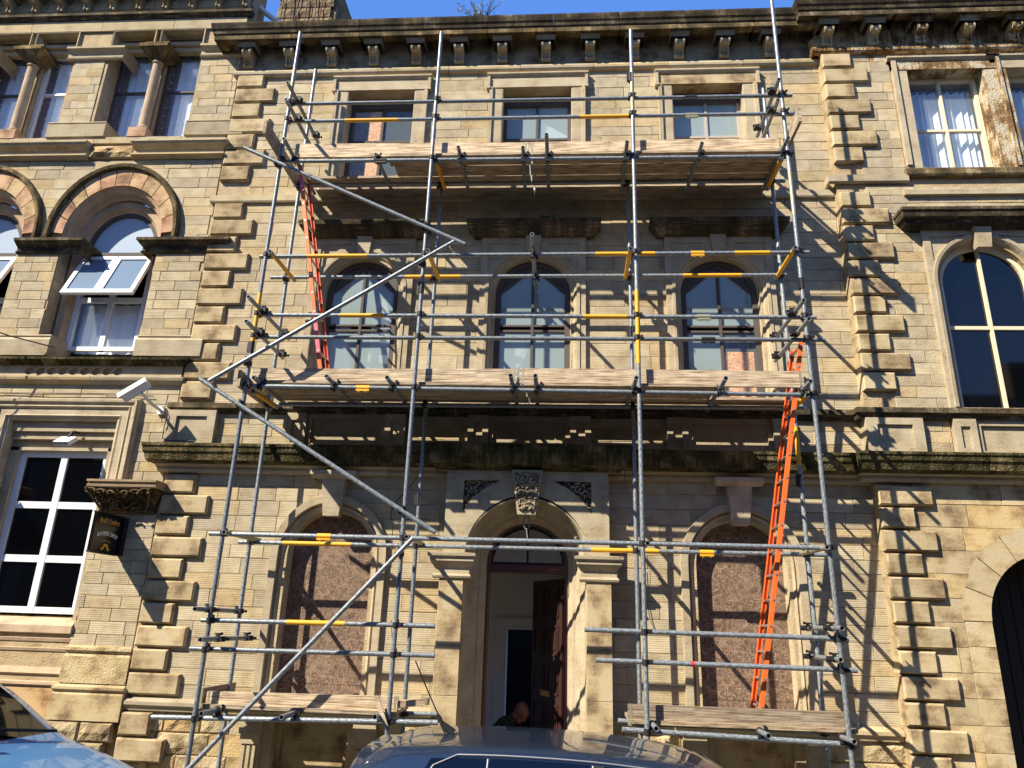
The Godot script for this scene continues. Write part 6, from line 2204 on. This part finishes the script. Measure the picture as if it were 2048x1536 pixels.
func person() -> void:
	var P := thing("person", "bald person in a dark jacket stooping inside the open doorway, looking down", "person", Vector3(-0.6, -0.19, -0.8))
	tone = Color(1, 1, 1)
	var z := -0.78
	var st := mk(M.jacket)
	var hip := Vector3(-0.76, 0.20, z - 0.10)
	var chest := Vector3(-0.645, 0.46, z - 0.03)
	var neck := Vector3(-0.555, 0.565, z)
	blob(st, [[hip, Vector3(-0.73, 0.33, z - 0.06), 0.15, 0.15], [Vector3(-0.73, 0.33, z - 0.06), chest, 0.15, 0.125], [chest + Vector3(0, 0.02, -0.15), chest + Vector3(0, 0.02, 0.15), 0.075, 0.075], [chest, neck, 0.10, 0.062],
		[hip + Vector3(0.02, -0.03, -0.09), Vector3(-0.40, 0.24, z - 0.20), 0.10, 0.07], [Vector3(-0.40, 0.24, z - 0.20), Vector3(-0.52, -0.12, z - 0.22), 0.065, 0.048], [hip + Vector3(0.02, -0.03, 0.09), Vector3(-0.40, 0.22, z + 0.14), 0.10, 0.07], [Vector3(-0.40, 0.22, z + 0.14), Vector3(-0.52, -0.12, z + 0.14), 0.065, 0.048],
		[Vector3(-0.53, -0.15, z - 0.22), Vector3(-0.37, -0.16, z - 0.22), 0.042, 0.035], [Vector3(-0.53, -0.15, z + 0.14), Vector3(-0.37, -0.16, z + 0.14), 0.042, 0.035],
		[chest + Vector3(0, 0.01, 0.18), Vector3(-0.60, 0.22, z + 0.22), 0.060, 0.048], [Vector3(-0.60, 0.22, z + 0.22), Vector3(-0.40, 0.10, z + 0.10), 0.045, 0.033], [chest + Vector3(0, 0.01, -0.18), Vector3(-0.60, 0.22, z - 0.22), 0.060, 0.048], [Vector3(-0.60, 0.22, z - 0.22), Vector3(-0.40, 0.10, z - 0.10), 0.045, 0.033]], 0.04, 0.02)
	put("body", st, P)
	# bare head bowed to the right, chin towards the chest
	st = mk(M.skin)
	var c := Vector3(-0.458, 0.635, z + 0.02)
	var fwd := Vector3(0.48, -0.70, 0.52).normalized()
	var up := (Vector3(0.6, 0.8, 0.0) - fwd * Vector3(0.6, 0.8, 0.0).dot(fwd)).normalized()
	var rt := fwd.cross(up)
	var caps := [[c - fwd * 0.035 + up * 0.03, c + fwd * 0.03 + up * 0.025, 0.088, 0.078], [c + fwd * 0.045 - up * 0.03, c + fwd * 0.05 - up * 0.075, 0.058, 0.042], [c - fwd * 0.01 - up * 0.03, c - fwd * 0.02 - up * 0.02, 0.07, 0.07],
		[c + fwd * 0.095 + up * 0.01, c + fwd * 0.118 - up * 0.022, 0.010, 0.016], [c + fwd * 0.088 + up * 0.032 - rt * 0.03, c + fwd * 0.088 + up * 0.032 + rt * 0.03, 0.014, 0.014], [c + fwd * 0.088 - up * 0.055 - rt * 0.015, c + fwd * 0.088 - up * 0.055 + rt * 0.015, 0.010, 0.010], [c + fwd * 0.082 - up * 0.092, c + fwd * 0.085 - up * 0.088, 0.022, 0.022]]
	for s in [-1.0, 1.0]:
		caps.append([c + rt * s * 0.08 - fwd * 0.012 + up * 0.02, c + rt * s * 0.082 - fwd * 0.006 - up * 0.022, 0.013, 0.009])
	for q in caps:
		for k in 2:
			q[k] = c + (q[k] - c) * 0.88
			q[k + 2] *= 0.88
	caps.append([neck, c - up * 0.04 - fwd * 0.02, 0.056, 0.05])
	blob(st, caps, 0.014, 0.006)
	put("head", st, P)
	st = mk(M.black)
	for s in [-1.0, 1.0]:
		lump(st, c + (fwd * 0.083 + up * 0.006 + rt * s * 0.03) * 0.88, Vector3(0.009, 0.006, 0.009))
	put("eyes", st, P)
	# hands: palm, four fingers and a thumb each
	for s in [1.0, -1.0]:
		st = mk(M.skin)
		var w := Vector3(-0.40, 0.10, z + (0.10 if s > 0 else -0.10))
		var dn := Vector3(0.35, -0.9, 0).normalized()
		var ac := Vector3(0, 0, 1)
		var inw := Vector3(-0.9, -0.35, 0).normalized()
		var hc := [[w - dn * 0.03, w + dn * 0.03, 0.026, 0.026]]
		for k in 4:
			var b := w + dn * 0.085 + ac * (-0.03 + 0.02 * k)
			var l: float = [0.060, 0.072, 0.068, 0.052][k]
			hc.append([w + dn * 0.02 + ac * (-0.018 + 0.012 * k), b, 0.018, 0.012])
			hc.append([b, b + dn * l * 0.5 + inw * l * 0.1, 0.0095, 0.0085])
			hc.append([b + dn * l * 0.5 + inw * l * 0.1, b + dn * l * 0.8 + inw * l * 0.4, 0.0085, 0.0075])
		hc.append([w + dn * 0.035 - ac * s * 0.02, w + dn * 0.075 - ac * s * 0.05 + inw * 0.01, 0.013, 0.011])
		hc.append([w + dn * 0.075 - ac * s * 0.05 + inw * 0.01, w + dn * 0.105 - ac * s * 0.05 + inw * 0.02, 0.010, 0.009])
		blob(st, hc, 0.006, 0.005)
		put("hand", st, P)

# ---------------------------------------------------------------- weeds on the parapet
func weed(at: Vector3, h: float, spread: float, stems: int, label: String) -> void:
	var P := thing("wild_shrub", label, "shrub", at)
	var st := mk(M.twig)
	var lf := mk(M.leaf)
	for k in stems:
		tone = Color(1, 1, 1)
		var a := rng.randf() * TAU
		var lean := rng.randf_range(0.2, 1.0) * spread
		var top := at + Vector3(cos(a) * lean, h * rng.randf_range(0.55, 1.0), sin(a) * lean * 0.5)
		var mid := at.lerp(top, 0.5) + Vector3(rng.randf_range(-0.04, 0.04), 0.03, rng.randf_range(-0.03, 0.03))
		tube(st, at, mid, 0.007, 5, false, 0.005)
		tube(st, mid, top, 0.005, 5, false, 0.002)
		for j in 30:
			var t := rng.randf_range(0.25, 1.0)
			var p := at.lerp(mid, t * 2.0) if t < 0.5 else mid.lerp(top, t * 2.0 - 1.0)
			var d := Vector3(rng.randf_range(-1, 1), rng.randf_range(-0.3, 0.8), rng.randf_range(-1, 1)).normalized()
			var l := rng.randf_range(0.025, 0.055)
			var w := d.cross(Vector3(rng.randf(), rng.randf(), rng.randf())).normalized() * l * 0.22
			var g := rng.randf()
			tone = Color(0.12, 0.17, 0.07).lerp(Color(0.24, 0.29, 0.14), g)
			var base := p + d * 0.01
			tri(lf, base, base + d * l * 0.5 + w, base + d * l)
			tri(lf, base, base + d * l, base + d * l * 0.5 - w)
	put("stem", st, P)
	put("foliage", lf, P)

# ---------------------------------------------------------------- street and the terrace opposite
func struct(called: String, st: SurfaceTool) -> void:
	var o := put(called, st)
	o.set_meta("kind", "structure")

func street() -> void:
	tone = Color(1, 1, 1)
	var st := mk(M.asphalt)
	quad(st, Vector3(-300, GROUND - 0.13, 300), Vector3(300, GROUND - 0.13, 300), Vector3(300, GROUND - 0.13, -300), Vector3(-300, GROUND - 0.13, -300))
	struct("ground", st)
	st = mk(M.asphalt)
	quad(st, Vector3(-80, GROUND - 0.12, 8.2), Vector3(80, GROUND - 0.12, 8.2), Vector3(80, GROUND - 0.12, 2.65), Vector3(-80, GROUND - 0.12, 2.65))
	struct("road", st)
	st = mk(M.flag)
	box(st, -80, 80, GROUND - 0.2, GROUND, -0.3, 2.50)
	struct("pavement", st)
	st = mk(M.flag)
	box(st, -80, 80, GROUND - 0.2, GROUND, 8.35, 11.8)
	struct("far_pavement", st)
	for z in [2.5, 8.2]:
		st = mk(M.dressed)
		tone = Color(0.4, 0.36, 0.3)
		box(st, -80, 80, GROUND - 0.2, GROUND + 0.004, z + 0.002, z + 0.148)
		struct("kerb", st)
	# the terrace across the road, met only as a reflection in glass and paint
	var B := thing("opposite_terrace", "dark shaded terrace across the street, mirrored in the ground-floor window panes", "building", Vector3(0, GROUND, 14))
	st = mk(M.brick)
	tone = Color(1, 1, 1)
	box(st, -45, 45, GROUND, 7.2, 12.0, 20.0)
	put("wall", st, B)
	st = mk(M.slate)
	for q in [[Vector3(-45, 7.2, 11.7), Vector3(45, 7.2, 11.7), Vector3(45, 9.6, 16), Vector3(-45, 9.6, 16)], [Vector3(45, 7.2, 20.3), Vector3(-45, 7.2, 20.3), Vector3(-45, 9.6, 16), Vector3(45, 9.6, 16)]]:
		quad(st, q[0], q[1], q[2], q[3])
	put("roof", st, B)
	for k in 18:
		for r in 2:
			st = mk(M.dark_glass)
			box(st, -40 + 4.6 * k, -38.8 + 4.6 * k, 1.0 + 3.1 * r, 2.9 + 3.1 * r, 11.97, 12.02)
			put("window", st, B)
	for k in 8:
		st = mk(M.brick)
		box(st, -40 + 11.0 * k, -38.6 + 11.0 * k, 8.6, 10.6, 15.5, 16.3)
		put("chimney", st, B)
